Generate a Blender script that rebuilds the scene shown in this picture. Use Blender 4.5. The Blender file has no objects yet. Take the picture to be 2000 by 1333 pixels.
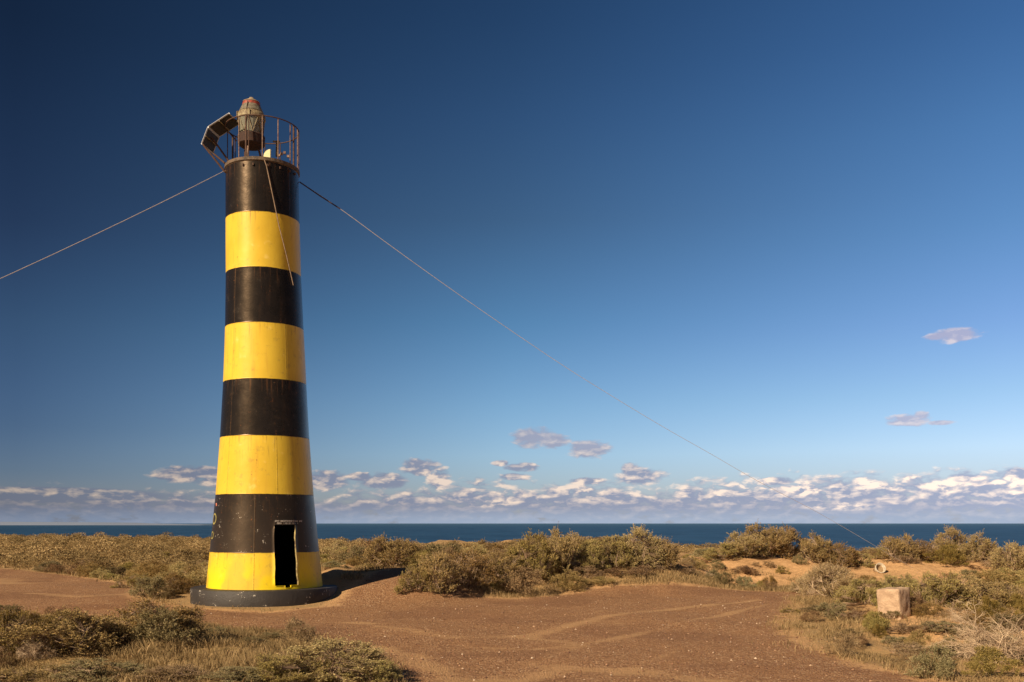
import bpy, math, random
import numpy as np
from mathutils import Vector, Matrix

R = math.radians
C = bpy.context.scene.collection
F, CX, HY, EYE = 1900.0, 1000.0, 1022.5, 1.8      # focal length in photo pixels, centre column, horizon row, eye height

# ------------------------------------------------------------------ camera
cam = bpy.data.cameras.new('camera')
cam.lens = 34.2; cam.sensor_width = 36.0
cam.shift_y = (HY - 666.5) / 2000.0
cam.clip_start = 0.1; cam.clip_end = 200000.0
camo = bpy.data.objects.new('camera', cam); C.objects.link(camo)
camo.location = (0, 0, EYE); camo.rotation_euler = (R(90), 0, 0)
bpy.context.scene.camera = camo

# ------------------------------------------------------------------ light
SUN_EL, SUN_AZ = 31.0, 223.0          # azimuth clockwise from +Y: the sun stands behind left of the camera
scn = bpy.context.scene
scn.view_settings.view_transform = 'Standard'
scn.view_settings.look = 'None'
scn.view_settings.exposure = 0.45
scn.view_settings.gamma = 1.0
sl = bpy.data.lights.new('sun', 'SUN'); sl.energy = 4.9; sl.angle = R(0.5); sl.color = (1.0, 0.80, 0.55)
so = bpy.data.objects.new('sun', sl); C.objects.link(so)
sd = Vector((math.sin(R(SUN_AZ)) * math.cos(R(SUN_EL)), math.cos(R(SUN_AZ)) * math.cos(R(SUN_EL)), math.sin(R(SUN_EL))))
so.rotation_euler = sd.to_track_quat('Z', 'Y').to_euler()
so.location = (-20, -10, 30)

# ------------------------------------------------------------------ node helpers
class NT:
    def __init__(s, nt):
        s.nt = nt; nt.nodes.clear()
    def n(s, t, **kw):
        nd = s.nt.nodes.new(t)
        for k, v in kw.items():
            if k.startswith('_'): nd.inputs[k[1:]].default_value = v
            else: setattr(nd, k, v)
        return nd
    def l(s, a, b): s.nt.links.new(a, b)
    def put(s, sock, v):
        if isinstance(v, bpy.types.NodeSocket): s.l(v, sock)
        elif v is not None: sock.default_value = v
    def m(s, op, a, b=None, c=None, clamp=False):
        nd = s.n('ShaderNodeMath', operation=op, use_clamp=clamp)
        s.put(nd.inputs[0], a)
        if b is not None: s.put(nd.inputs[1], b)
        if c is not None: s.put(nd.inputs[2], c)
        return nd.outputs[0]
    def v(s, op, a, b=None):
        nd = s.n('ShaderNodeVectorMath', operation=op)
        s.put(nd.inputs[0], a)
        if b is not None: s.put(nd.inputs[1], b)
        return nd.outputs[0] if op not in ('LENGTH', 'DOT_PRODUCT') else nd.outputs[1]
    def comb(s, x, y, z):
        nd = s.n('ShaderNodeCombineXYZ')
        s.put(nd.inputs[0], x); s.put(nd.inputs[1], y); s.put(nd.inputs[2], z)
        return nd.outputs[0]
    def sep(s, v):
        nd = s.n('ShaderNodeSeparateXYZ'); s.l(v, nd.inputs[0]); return nd.outputs
    def noise(s, vec, scale, detail=4, rough=0.55, dist=0.0, out='Fac'):
        nd = s.n('ShaderNodeTexNoise'); nd.inputs['Scale'].default_value = scale
        nd.inputs['Detail'].default_value = detail; nd.inputs['Roughness'].default_value = rough
        nd.inputs['Distortion'].default_value = dist
        if vec is not None: s.l(vec, nd.inputs['Vector'])
        return nd.outputs[out]
    def sstep(s, a, lo, hi):
        nd = s.n('ShaderNodeMapRange', interpolation_type='SMOOTHSTEP')
        s.put(nd.inputs[0], a); s.put(nd.inputs[1], lo); s.put(nd.inputs[2], hi)
        return nd.outputs[0]
    def mix(s, f, a, b, mode='MIX'):
        nd = s.n('ShaderNodeMix', data_type='RGBA', blend_type=mode, clamp_factor=True)
        s.put(nd.inputs[0], f)
        s.put(nd.inputs[6], a if isinstance(a, bpy.types.NodeSocket) else (*a, 1))
        s.put(nd.inputs[7], b if isinstance(b, bpy.types.NodeSocket) else (*b, 1))
        return nd.outputs[2]
    def ramp(s, f, stops, interp='LINEAR'):
        nd = s.n('ShaderNodeValToRGB'); s.l(f, nd.inputs[0]); cr = nd.color_ramp; cr.interpolation = interp
        while len(cr.elements) < len(stops): cr.elements.new(0.5)
        for e, (p, c) in zip(cr.elements, stops): e.position = p; e.color = (*c, 1)
        return nd.outputs[0]

def srgb(r, g, b):
    f = lambda c: c / 12.92 if c <= 0.04045 else ((c + 0.055) / 1.055) ** 2.4
    return (f(r / 255), f(g / 255), f(b / 255))

# ------------------------------------------------------------------ world: Nishita sky seen through a polariser, clouds far out over the sea
w = bpy.data.worlds.new('World'); scn.world = w; w.use_nodes = True
t = NT(w.node_tree)
sky = t.n('ShaderNodeTexSky', sky_type='NISHITA'); sky.sun_disc = False
sky.sun_elevation = R(SUN_EL); sky.sun_rotation = R(SUN_AZ)
sky.air_density = 1.0; sky.dust_density = 0.6; sky.ozone_density = 2.0; sky.altitude = 40
tc = t.n('ShaderNodeTexCoord')
dx, dy, dz = t.sep(tc.outputs['Generated'])
az = t.m('ARCTAN2', dx, dy)
el = t.m('ARCSINE', dz)
# polariser: how much of each colour the filter lets through, by height above the horizon, on the dark and on the bright side
ML = [(0.34, (0.377, 0.398, 0.597)), (2.76, (0.235, 0.3, 0.484)), (5.18, (0.177, 0.244, 0.396)), (10.47, (0.145, 0.211, 0.307)), (15.58, (0.098, 0.136, 0.207)), (20.46, (0.077, 0.116, 0.177)), (25.04, (0.058, 0.092, 0.14)), (34, (0.055, 0.085, 0.13)), (60, (0.20, 0.25, 0.33))]
MC = [(0.38, (0.56, 0.577, 0.803)), (3.99, (0.577, 0.705, 0.928)), (6.68, (0.494, 0.657, 0.842)), (11.67, (0.325, 0.519, 0.665)), (17.32, (0.244, 0.364, 0.46)), (22.64, (0.186, 0.309, 0.428)), (27.58, (0.139, 0.249, 0.358)), (36, (0.12, 0.21, 0.31)), (60, (0.20, 0.25, 0.33))]
MR = [(0.34, (0.612, 0.626, 0.892)), (4.1, (0.822, 0.881, 1.114)), (7.03, (0.693, 0.803, 0.985)), (10.71, (0.574, 0.7, 0.932)), (15.55, (0.449, 0.649, 0.84)), (20.42, (0.375, 0.602, 0.803)), (25.0, (0.291, 0.505, 0.717)), (36, (0.2, 0.4, 0.6)), (60, (0.20, 0.25, 0.33))]
KS = 2 ** -0.27
ef = t.m('DIVIDE', el, R(60), clamp=True)
mL, mC, mR = [t.ramp(ef, [(e / 60, tuple(q * KS for q in c)) for e, c in M]) for M in (ML, MC, MR)]
fa = t.m('DIVIDE', t.m('ADD', az, R(27)), R(27), clamp=True)
fb = t.m('DIVIDE', az, R(27), clamp=True)
mult = t.mix(fb, t.mix(fa, mL, mC), mR)
mult = t.mix(t.sstep(t.m('ABSOLUTE', az), R(32), R(75)), mult, (0.10, 0.12, 0.15))  # sky outside the view dimmed to deepen the tower's shaded side
skyc = t.v('MULTIPLY', sky.outputs[0], mult)
# clouds
def pxdir(x, y):
    a = math.atan((x - CX) / F); return a, math.atan((HY - y) / math.hypot(F, x - CX))
P = t.comb(t.m('MULTIPLY', az, 1.15), t.m('MULTIPLY', el, 2.7), 0.37)
warp = t.noise(P, 40, 4, 0.55, out='Color')
Pw = t.v('ADD', P, t.v('MULTIPLY', t.v('SUBTRACT', warp, (0.5, 0.5, 0.5)), (0.016, 0.014, 0.0)))
n1 = t.noise(Pw, 46, 6, 0.53)
n1s = t.noise(t.v('ADD', Pw, (-0.0042, 0.0095, 0.0)), 46, 4, 0.5)
nbig = t.noise(P, 9, 2, 0.5)
band_top = t.m('ADD', R(2.45), t.m('MULTIPLY', t.m('SUBTRACT', nbig, 0.5), R(2.2)))
band_top = t.m('ADD', band_top, t.m('MULTIPLY', az, 0.022))
bd = t.m('DIVIDE', t.m('SUBTRACT', band_top, el), R(0.9))
bd = t.m('MINIMUM', bd, 1.25)
cl = [(1045,856,46,22),(1080,862,34,16),(1150,878,44,19),(822,914,46,18),(858,936,27,26),(750,941,54,18),(1020,914,34,11),(1008,931,32,9),
      (1250,930,52,19),(1232,920,24,18),(705,932,32,9),(1868,655,48,13),(1832,658,22,8),(1775,821,38,13),(1798,812,16,9),(1838,826,24,5),
      (365,927,66,17),(400,924,36,14),(976,905,18,6),(1990,929,48,15),(1890,934,44,14),(1515,941,44,10),(1145,941,40,9),(640,940,46,22),(430,940,60,14)]
best = None
for (x, y, hw, hh) in cl:
    a, e = pxdir(x, y)
    qx = t.m('MULTIPLY', t.m('SUBTRACT', az, a), F / hw / 1.15)
    qy = t.m('MULTIPLY', t.m('SUBTRACT', el, e), F / hh / 1.15)
    q = t.m('ADD', t.m('MULTIPLY', qx, qx), t.m('MULTIPLY', qy, qy))
    q = t.m('MAXIMUM', t.m('SUBTRACT', 1.0, q), -2.0)
    best = q if best is None else t.m('SMOOTH_MAX', best, q, 0.15)
iso = t.sstep(t.m('ADD', best, t.m('MULTIPLY', t.m('SUBTRACT', n1, 0.5), 2.0)), 0.12, 0.75)
d0 = t.m('ADD', t.m('MULTIPLY', bd, 0.75), t.m('MULTIPLY', t.m('SUBTRACT', n1, 0.52), 2.6))
# long smooth lens of cloud low on the left
a_, e_ = pxdir(95, 968)
qx = t.m('MULTIPLY', t.m('SUBTRACT', az, a_), F / 230); qy = t.m('MULTIPLY', t.m('SUBTRACT', el, e_), F / 17)
lens_c = t.sstep(t.m('SUBTRACT', 1.0, t.m('ADD', t.m('MULTIPLY', qx, qx), t.m('MULTIPLY', qy, qy))), 0.0, 0.5)
dens = t.m('MAXIMUM', t.m('MAXIMUM', iso, t.sstep(d0, 0.02, 0.85)), t.m('MULTIPLY', lens_c, 0.85))
# lighter and darker streaks put into the lit tone of cloud near the horizon
Ph = t.comb(t.m('MULTIPLY', az, 16.0), t.m('MULTIPLY', el, 150.0), 2.1)
rows = t.noise(Ph, 1.0, 5, 0.6)
lit = t.m('ADD', t.m('MULTIPLY', t.m('SUBTRACT', n1, n1s), 3.2), 0.14)
lit = t.m('ADD', lit, t.m('MULTIPLY', t.m('SUBTRACT', rows, 0.5), t.m('MULTIPLY', t.sstep(el, R(2.6), R(1.2)), 1.1)))
lit = t.m('ADD', lit, t.m('MULTIPLY', t.sstep(n1, 0.60, 0.75), 0.45))
brt = None
for (x, y, hw, hh) in [(858,937,30,26),(1150,952,34,13),(990,955,26,10),(1110,957,24,9),(1255,960,30,10),(1475,945,40,14),(1580,955,40,15),(1400,950,30,10),(1310,952,26,10),(1715,945,50,12),(1850,950,40,10),(650,955,30,12),(375,945,30,12),(960,982,50,9),(1990,942,40,10),(1640,990,60,7)]:
    a, e = pxdir(x, y)
    qx = t.m('MULTIPLY', t.m('SUBTRACT', az, a), F / hw / 1.3); qy = t.m('MULTIPLY', t.m('SUBTRACT', el, e), F / hh / 1.3)
    q = t.m('SUBTRACT', 1.0, t.m('ADD', t.m('MULTIPLY', qx, qx), t.m('MULTIPLY', qy, qy)), clamp=True)
    brt = q if brt is None else t.m('MAXIMUM', brt, q)
brt = t.m('MULTIPLY', brt, t.sstep(n1, 0.42, 0.60))
lit = t.m('MULTIPLY', t.m('MAXIMUM', lit, 0.0), t.m('ADD', 0.30, t.m('MULTIPLY', t.sstep(el, R(0.8), R(1.6)), 0.85)))
lit = t.m('ADD', lit, t.m('MULTIPLY', brt, 1.0), clamp=True)
hi_ = t.sstep(el, R(3.0), R(5.0))
lit = t.m('MULTIPLY', lit, t.m('SUBTRACT', 1.0, t.m('MULTIPLY', hi_, 0.5)))
ccol = t.mix(lit, t.mix(hi_, srgb(146, 154, 178), srgb(166, 160, 180)), srgb(255, 232, 214))
lit = t.m('MAXIMUM', lit, t.m('MULTIPLY', lens_c, 0.45))
side = t.m('ADD', 0.80, t.m('MULTIPLY', az, 0.72))
ccol = t.v('SCALE', ccol); 
ccol.node.inputs['Scale'].default_value = 1.0; t.l(side, ccol.node.inputs['Scale'])
haz = t.sstep(el, R(1.15), R(0.0))
ccol = t.mix(t.m('MULTIPLY', haz, 0.75), ccol, t.mix(fa, srgb(120, 136, 160), srgb(160, 176, 198)))
bank_thin = t.m('MULTIPLY', dens, t.m('SUBTRACT', 0.93, t.m('MULTIPLY', hi_, 0.22)))
# background strength 0.1 for the sky; clouds are given back in the same units
cs = t.v('MULTIPLY', ccol, (8.4, 8.4, 8.4))
fin = t.mix(bank_thin, skyc, cs)
up = t.sstep(el, R(-1.2), R(-0.05))
fin = t.mix(up, (0.9, 1.1, 1.3), fin)
bg = t.n('ShaderNodeBackground'); t.l(fin, bg.inputs[0]); bg.inputs[1].default_value = 0.1
wo = t.n('ShaderNodeOutputWorld'); t.l(bg.outputs[0], wo.inputs[0])

# ------------------------------------------------------------------ helpers
def tag(o, label=None, cat=None, group=None, kind=None):
    if label: o['label'] = label
    if cat: o['category'] = cat
    if group: o['group'] = group
    if kind: o['kind'] = kind
    return o

def empty(name, loc):
    o = bpy.data.objects.new(name, None); o.empty_display_size = 0.3
    C.objects.link(o); o.location = loc; return o

def npmesh(name, verts, faces, attrs=None, smooth=False, mats=(), mat_idx=None):
    """verts (N,3); faces (M,k) array or list of such arrays"""
    if isinstance(faces, np.ndarray): faces = [faces]
    me = bpy.data.meshes.new(name)
    me.vertices.add(len(verts)); me.vertices.foreach_set('co', np.asarray(verts, np.float32).ravel())
    li = np.concatenate([f.ravel() for f in faces]).astype(np.int32)
    tot = np.concatenate([np.full(len(f), f.shape[1]) for f in faces]).astype(np.int32)
    st = np.concatenate([[0], np.cumsum(tot)[:-1]]).astype(np.int32)
    me.loops.add(len(li)); me.loops.foreach_set('vertex_index', li)
    me.polygons.add(len(tot)); me.polygons.foreach_set('loop_start', st); me.polygons.foreach_set('loop_total', tot)
    me.polygons.foreach_set('use_smooth', np.full(len(tot), smooth))
    for m in mats: me.materials.append(m)
    if mat_idx is not None: me.polygons.foreach_set('material_index', np.asarray(mat_idx, np.int32))
    me.update(calc_edges=True)
    for k, a in (attrs or {}).items():
        at = me.attributes.new(k, 'FLOAT', 'POINT'); at.data.foreach_set('value', np.asarray(a, np.float32))
    return me

def link(name, me, parent=None, loc=None):
    o = bpy.data.objects.new(name, me); C.objects.link(o)
    if parent is not None: o.parent = parent
    if loc is not None: o.location = loc
    return o

class MB:
    """collects simple shapes into one mesh"""
    def __init__(s): s.V = []; s.Fc = []
    def add(s, V, Fs):
        b = len(s.V); s.V += [tuple(v) for v in V]; s.Fc += [tuple(i + b for i in f) for f in Fs]
    def tube(s, pts, r, n=8, cap=True):
        pts = [Vector(p) for p in pts]; rs = r if isinstance(r, (list, tuple)) else [r] * len(pts)
        V = []; prev = None
        for i, p in enumerate(pts):
            d = (pts[min(i + 1, len(pts) - 1)] - pts[max(i - 1, 0)]).normalized()
            a = Vector((0, 0, 1)) if abs(d.z) < 0.9 else Vector((1, 0, 0))
            if prev is not None: a = prev
            u = (a - d * a.dot(d)).normalized(); prev = u; v = d.cross(u)
            for k in range(n):
                q = 2 * math.pi * k / n; V.append(p + (u * math.cos(q) + v * math.sin(q)) * rs[i])
        Fs = [(i*n+k, i*n+(k+1)%n, (i+1)*n+(k+1)%n, (i+1)*n+k) for i in range(len(pts)-1) for k in range(n)]
        if cap: Fs += [tuple(reversed(range(n))), tuple((len(pts)-1)*n+k for k in range(n))]
        s.add(V, Fs); return s
    def lathe(s, prof, c=(0, 0), n=40, caps=True):
        V = [(c[0]+r*math.cos(2*math.pi*k/n), c[1]+r*math.sin(2*math.pi*k/n), z) for r, z in prof for k in range(n)]
        Fs = [(i*n+k, i*n+(k+1)%n, (i+1)*n+(k+1)%n, (i+1)*n+k) for i in range(len(prof)-1) for k in range(n)]
        if caps: Fs += [tuple(reversed(range(n))), tuple((len(prof)-1)*n+k for k in range(n))]
        s.add(V, Fs); return s
    def plate(s, p, th, nrm=None):
        """polygon p (list of points) given thickness th along its normal"""
        p = [Vector(q) for q in p]
        nn = (p[1]-p[0]).cross(p[2]-p[0]).normalized() if nrm is None else Vector(nrm)
        k = len(p); V = p + [q - nn * th for q in p]
        Fs = [tuple(range(k)), tuple(reversed(range(k, 2*k)))] + [(i, i+k, (i+1)%k+k, (i+1)%k) for i in range(k)]
        s.add(V, Fs); return s
    def box(s, c, d, rot=None):
        c = Vector(c); V = [Vector((x*d[0]/2, y*d[1]/2, z*d[2]/2)) for x in (-1,1) for y in (-1,1) for z in (-1,1)]
        if rot is not None: V = [rot @ v for v in V]
        s.add([c+v for v in V], [(0,1,3,2),(4,6,7,5),(0,4,5,1),(2,3,7,6),(0,2,6,4),(1,5,7,3)]); return s
    def build(s, name, mat, parent=None, smooth=False, bevel=0.0, loc=None):
        me = bpy.data.meshes.new(name); me.from_pydata(s.V, [], s.Fc); me.materials.append(mat)
        me.update()
        if smooth:
            me.polygons.foreach_set('use_smooth', [True]*len(me.polygons))
            try: me.set_sharp_from_angle(angle=R(40))
            except Exception: pass
        o = link(name, me, parent, loc)
        if bevel:
            b = o.modifiers.new('bevel', 'BEVEL'); b.width = bevel; b.segments = 2; b.limit_method = 'ANGLE'
        return o

def ss(a, b, x):
    q = np.clip((x - a) / (b - a), 0, 1); return q * q * (3 - 2 * q)

def _hash(i, j, s):
    h = (i.astype(np.int64) * 374761393 + j.astype(np.int64) * 668265263 + s * 1274126177) & 0xFFFFFFFF
    h = ((h ^ (h >> 13)) * 1274126177) & 0xFFFFFFFF
    return ((h ^ (h >> 16)) & 0xFFFF) / 65535.0
def vnoise(x, y, s=0):
    x = np.asarray(x, float); y = np.asarray(y, float)
    i = np.floor(x); j = np.floor(y); u = x - i; v = y - j; u = u*u*(3-2*u); v = v*v*(3-2*v)
    return ((_hash(i,j,s)*(1-u)+_hash(i+1,j,s)*u)*(1-v)+(_hash(i,j+1,s)*(1-u)+_hash(i+1,j+1,s)*u)*v)
def fbm(x, y, sc, oc=4, s=0):
    r = 0; a = 1; tt = 0
    for o in range(oc):
        r = r + a * vnoise(x * sc * 2**o + 17.3*o, y * sc * 2**o - 9.1*o, s + o); tt += a; a *= 0.5
    return r / tt - 0.5

# ------------------------------------------------------------------ terrain
def gp(px, py, z=0.0):
    Y = (EYE - z) * F / (py - HY); return ((px - CX) / F * Y, Y)
ROAD = [gp(*p) for p in [(-700,1108),(0,1112),(120,1124),(230,1137),(262,1150),(250,1168),(300,1180),(385,1190),(520,1196),(640,1187),(700,1172),(775,1150)]]
ROAD += [gp(840,1166),gp(1000,1170),gp(1180,1158),gp(1380,1156),(7.4,25.6),(9.0,26.3),(9.4,24.6),gp(1565,1165),gp(1530,1190),gp(1515,1220),gp(1555,1258),gp(1640,1290),gp(1790,1333),(5.4,9.6),(8,7.5),(12,3),(6,-30),(-2,-30),(-1.0,4)]
ROAD += [gp(830,1390),gp(760,1300),gp(660,1262),gp(560,1243),gp(470,1240),gp(380,1214),gp(300,1226),gp(200,1222),gp(60,1204),gp(0,1197),gp(-700,1185)]
RP = np.array(ROAD)
def poly_sd(x, y, P):
    x = np.asarray(x, float); y = np.asarray(y, float)
    d = np.full(x.shape, 1e9); ins = np.zeros(x.shape, bool)
    for i in range(len(P)):
        a = P[i]; b = P[(i+1) % len(P)]; e = b - a
        q = np.clip(((x-a[0])*e[0]+(y-a[1])*e[1])/(e@e), 0, 1)
        d = np.minimum(d, np.hypot(x-a[0]-q*e[0], y-a[1]-q*e[1]))
        c = ((a[1] > y) != (b[1] > y)) & (x < (b[0]-a[0])*(y-a[1])/(b[1]-a[1]+1e-12)+a[0]); ins ^= c
    return np.where(ins, d, -d)
def road_sd(x, y): return poly_sd(x, y, RP)
TX, TY = -5.71, 22.5
def edge_y(x): return np.interp(x, [-200,-100,-58,-15,-3,2,6,12,19,60,200], [160,130,112,84,62,52,46,40,38,36,36])
def Hbase(x, y):
    x = np.asarray(x, float); y = np.asarray(y, float)
    ys_ = y - 3.0*ss(-2.4,0.6,x)
    m = 0.58*ss(21.0,24.8,ys_)*ss(-6.0,-4.5,x)
    m = m - 0.08*ss(-2.5,0.5,x)*ss(22,25,ys_)
    m = m*(1-ss(4.0,6.5,x)*(1-ss(27,33,y)))
    m = m + 0.22*ss(28,33,y)*ss(4,7,x) + 0.16*ss(26.0,28.5,y)*ss(-2,0.5,x)*(1-ss(4.5,6.5,x))
    rb = 0.16*ss(5.0,8.5,x)*ss(9,12,y)*(1-ss(19,23,y))
    fl = 0.10*(1-ss(-3.4,-2.2,x))*ss(8,11,y)*(1-ss(15,17.5,y))
    return m + rb + fl
def H(x, y):
    x = np.asarray(x, float); y = np.asarray(y, float)
    z = Hbase(x, y)
    sd = road_sd(x, y); rough = 0.35 + 0.65*ss(0.3, -1.6, sd)
    dt = np.hypot(x-TX, y-TY); flat = ss(1.7, 3.2, dt)
    z = z + fbm(x, y, 0.09, 3, 5)*0.35*ss(20, 50, np.hypot(x,y))
    z = z + (fbm(x, y, 0.55, 4, 11)*0.42*rough*ss(0.4,-1.2,sd) + fbm(x, y, 0.8, 3, 3)*0.05)*flat
    z = z + (fbm(x+0.3*y, y-0.2*x, 0.35, 2, 31)*0.10)*ss(0,1,sd)*flat
    e = edge_y(x) + fbm(x, y, 0.06, 3, 8)*9
    z = z - 27*ss(0, 34, y-e) - np.maximum(y-e, 0)*0.10
    return z
def ray_ground(px, py):
    Y = np.concatenate([np.linspace(7, 45, 1300), np.linspace(45.1, 140, 300)]); X = (px-CX)/F*Y; Z = EYE-(py-HY)/F*Y
    h = H(X, Y); k = np.argmax(Z <= h)
    if Z[k] > h[k]: k = 1350
    return float(X[k]), float(Y[k])

xs = np.concatenate([-np.geomspace(420, 26, 46), np.linspace(-25.2, -13.2, 90), np.arange(-13, 13.01, 0.085), np.linspace(13.2, 25.2, 90), np.geomspace(26, 420, 46)])
ys = np.concatenate([-np.geomspace(300, 3, 30), np.linspace(-2, 8, 40), np.arange(8.1, 34, 0.09), np.geomspace(34.1, 75, 180), np.geomspace(75.6, 230, 130)])
GX, GY = np.meshgrid(xs, ys)
GZ = H(GX, GY)
nx, ny = len(xs), len(ys)
I = np.arange(nx*ny).reshape(ny, nx)
quads = np.stack([I[:-1,:-1].ravel(), I[:-1,1:].ravel(), I[1:,1:].ravel(), I[1:,:-1].ravel()], 1)
SD = road_sd(GX, GY)
gravel = np.clip(0.5 + SD*0.9, 0, 1)
# pale drifts of sand and wheel tracks on the gravel
def track(x, y, pts, wdt):
    P = np.array(pts); d = np.full(x.shape, 1e9)
    for a, b in zip(P[:-1], P[1:]):
        e = b-a; q = np.clip(((x-a[0])*e[0]+(y-a[1])*e[1])/(e@e), 0, 1)
        d = np.minimum(d, np.hypot(x-a[0]-q*e[0], y-a[1]-q*e[1]))
    return np.exp(-(d/wdt)**2)
tr = 0.9*track(GX, GY, [gp(1030,1238),gp(1180,1205),gp(1300,1190),gp(1480,1172)], 0.22)
tr += 0.7*track(GX, GY, [gp(700,1220),gp(880,1245),gp(1010,1240),gp(1100,1250)], 0.3)
tr += 0.8*track(GX, GY, [gp(1000,1333),gp(1100,1300),gp(1250,1310),gp(1400,1333)], 0.35)
tr += 0.4*track(GX, GY, [gp(1205,1215),gp(1215,1245)], 0.4)
tr += 0.8*track(GX, GY, [gp(60,1160),gp(150,1168),gp(260,1160)], 0.35)
tr += 0.9*track(GX, GY, [gp(60,1138),gp(95,1138)], 0.7)
tr += 0.8*track(GX, GY, [gp(-10,1132),gp(20,1140)], 0.9)
tr += 0.8*track(GX, GY, [gp(720,1262),gp(800,1280),gp(900,1333)], 0.3)
for p_ in ([gp(560,1215),gp(800,1222),gp(1000,1214),gp(1200,1192),gp(1400,1170),gp(1540,1158)], [gp(640,1240),gp(860,1262),gp(1040,1266),gp(1220,1240),gp(1420,1200),gp(1500,1180)],
           [gp(880,1400),gp(960,1320),gp(1120,1262),gp(1300,1222),gp(1480,1185)], [gp(1100,1400),gp(1150,1340),gp(1290,1280),gp(1400,1230),gp(1500,1200)], [gp(-100,1150),gp(100,1172),gp(260,1186),gp(420,1205),gp(560,1215)]):
    tr += 0.42*track(GX, GY, p_, 0.15)*(0.4+1.2*vnoise(GX*0.7, GY*0.7, 44))
tr += 1.0*np.exp(-((np.hypot(GX-TX,GY-TY)-1.74)/0.16)**2)
# where short grass grows
grass = ss(0.2,-0.5,SD)*ss(-3.2,-0.8,SD)*0.6
grass = np.maximum(grass, ss(16.8,15.2,GY)*ss(-1.8,-3.0,GX)*0.75)
grass = np.maximum(grass, 0.7*np.exp(-((GX-6.4)/1.8)**2-((GY-27.0)/1.6)**2))
grass = np.maximum(grass, ss(28,36,GY)*0.55)
gme = npmesh('ground', np.stack([GX.ravel(), GY.ravel(), GZ.ravel()], 1), quads,
             {'gravel': gravel.ravel(), 'track': np.clip(tr,0,1).ravel(), 'grass': grass.ravel()}, smooth=True)
ground = link('ground', gme); tag(ground, kind='structure')

def newmat(name):
    m = bpy.data.materials.new(name); m.use_nodes = True; t = NT(m.node_tree)
    b = t.n('ShaderNodeBsdfPrincipled'); o = t.n('ShaderNodeOutputMaterial'); t.l(b.outputs[0], o.inputs[0])
    return m, t, b
def attr(t, name): 
    nd = t.n('ShaderNodeAttribute', attribute_name=name); return nd.outputs['Fac']
def bump(t, b, h, strength=0.5, dist=0.02):
    bn = t.n('ShaderNodeBump'); bn.inputs['Strength'].default_value = strength; bn.inputs['Distance'].default_value = dist
    t.l(h, bn.inputs['Height']); t.l(bn.outputs[0], b.inputs['Normal'])

m, t, b = newmat('ground_soil')
pos = t.n('ShaderNodeNewGeometry').outputs['Position']
ng = t.noise(pos, 1.1, 5, 0.6); nf = t.noise(pos, 7, 5, 0.65); nff = t.noise(pos, 34, 3, 0.6); nl = t.noise(pos, 0.35, 3, 0.5)
gm = t.sstep(t.m('ADD', attr(t, 'gravel'), t.m('ADD', t.m('MULTIPLY', t.m('SUBTRACT', nf, 0.5), 0.9), t.m('MULTIPLY', t.m('SUBTRACT', ng, 0.5), 0.9))), 0.34, 0.66)
tm = t.sstep(t.m('ADD', attr(t, 'track'), t.m('ADD', t.m('MULTIPLY', t.m('SUBTRACT', nf, 0.5), 1.2), t.m('MULTIPLY', t.m('SUBTRACT', ng, 0.5), 1.3))), 0.30, 0.95)
vor = t.n('ShaderNodeTexVoronoi'); vor.inputs['Scale'].default_value = 42; t.l(pos, vor.inputs['Vector'])
vr = t.sep(vor.outputs['Color'])
vor2 = t.n('ShaderNodeTexVoronoi'); vor2.inputs['Scale'].default_value = 11; t.l(pos, vor2.inputs['Vector'])
vr2 = t.sep(vor2.outputs['Color'])
sand = t.mix(t.sstep(nf, 0.3, 0.7), (0.48,0.28,0.135), (0.70,0.43,0.215))
sand = t.mix(t.sstep(nff, 0.52, 0.72), sand, (0.26,0.16,0.085))
grav = t.ramp(vr[0], [(0.0,(0.175,0.088,0.046)),(0.35,(0.285,0.150,0.078)),(0.75,(0.385,0.213,0.112)),(0.93,(0.48,0.295,0.16)),(1.0,(0.58,0.42,0.27))])
grav = t.mix(t.m('MULTIPLY', t.sstep(vr2[0], 0.55, 1.0), 0.5), grav, (0.23,0.115,0.060))
grav = t.mix(t.m('MULTIPLY', t.sstep(ng, 0.40, 0.72), 0.50), grav, (0.33,0.175,0.085))
grav = t.mix(t.m('MULTIPLY', t.sstep(nl, 0.50, 0.62), 0.40), grav, (0.19,0.092,0.052))
grav = t.mix(t.m('MULTIPLY', tm, 0.85), grav, t.mix(nff, (0.54,0.33,0.17), (0.42,0.245,0.12)))
gr = t.mix(t.sstep(nff, 0.35, 0.65), (0.18,0.155,0.060), (0.34,0.25,0.11))
gr = t.mix(t.sstep(nf, 0.45, 0.7), gr, (0.20,0.13,0.07))
gk = t.sstep(t.m('ADD', attr(t, 'grass'), t.m('MULTIPLY', t.m('SUBTRACT', nf, 0.5), 1.4)), 0.25, 0.75)
soil = t.mix(t.m('MULTIPLY', gk, 0.7), sand, gr)
t.l(t.mix(gm, soil, grav), b.inputs['Base Color']); b.inputs['Roughness'].default_value = 0.95
b.inputs['Specular IOR Level'].default_value = 0.15
hh = t.m('ADD', t.m('MULTIPLY', t.m('SUBTRACT', 0.5, vor.outputs['Distance']), t.m('ADD', 0.35, t.m('MULTIPLY', gm, 0.6))), t.m('ADD', t.m('MULTIPLY', nf, 1.6), nff))
bump(t, b, hh, 0.7, 0.026)
gme.materials.append(m)

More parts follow.
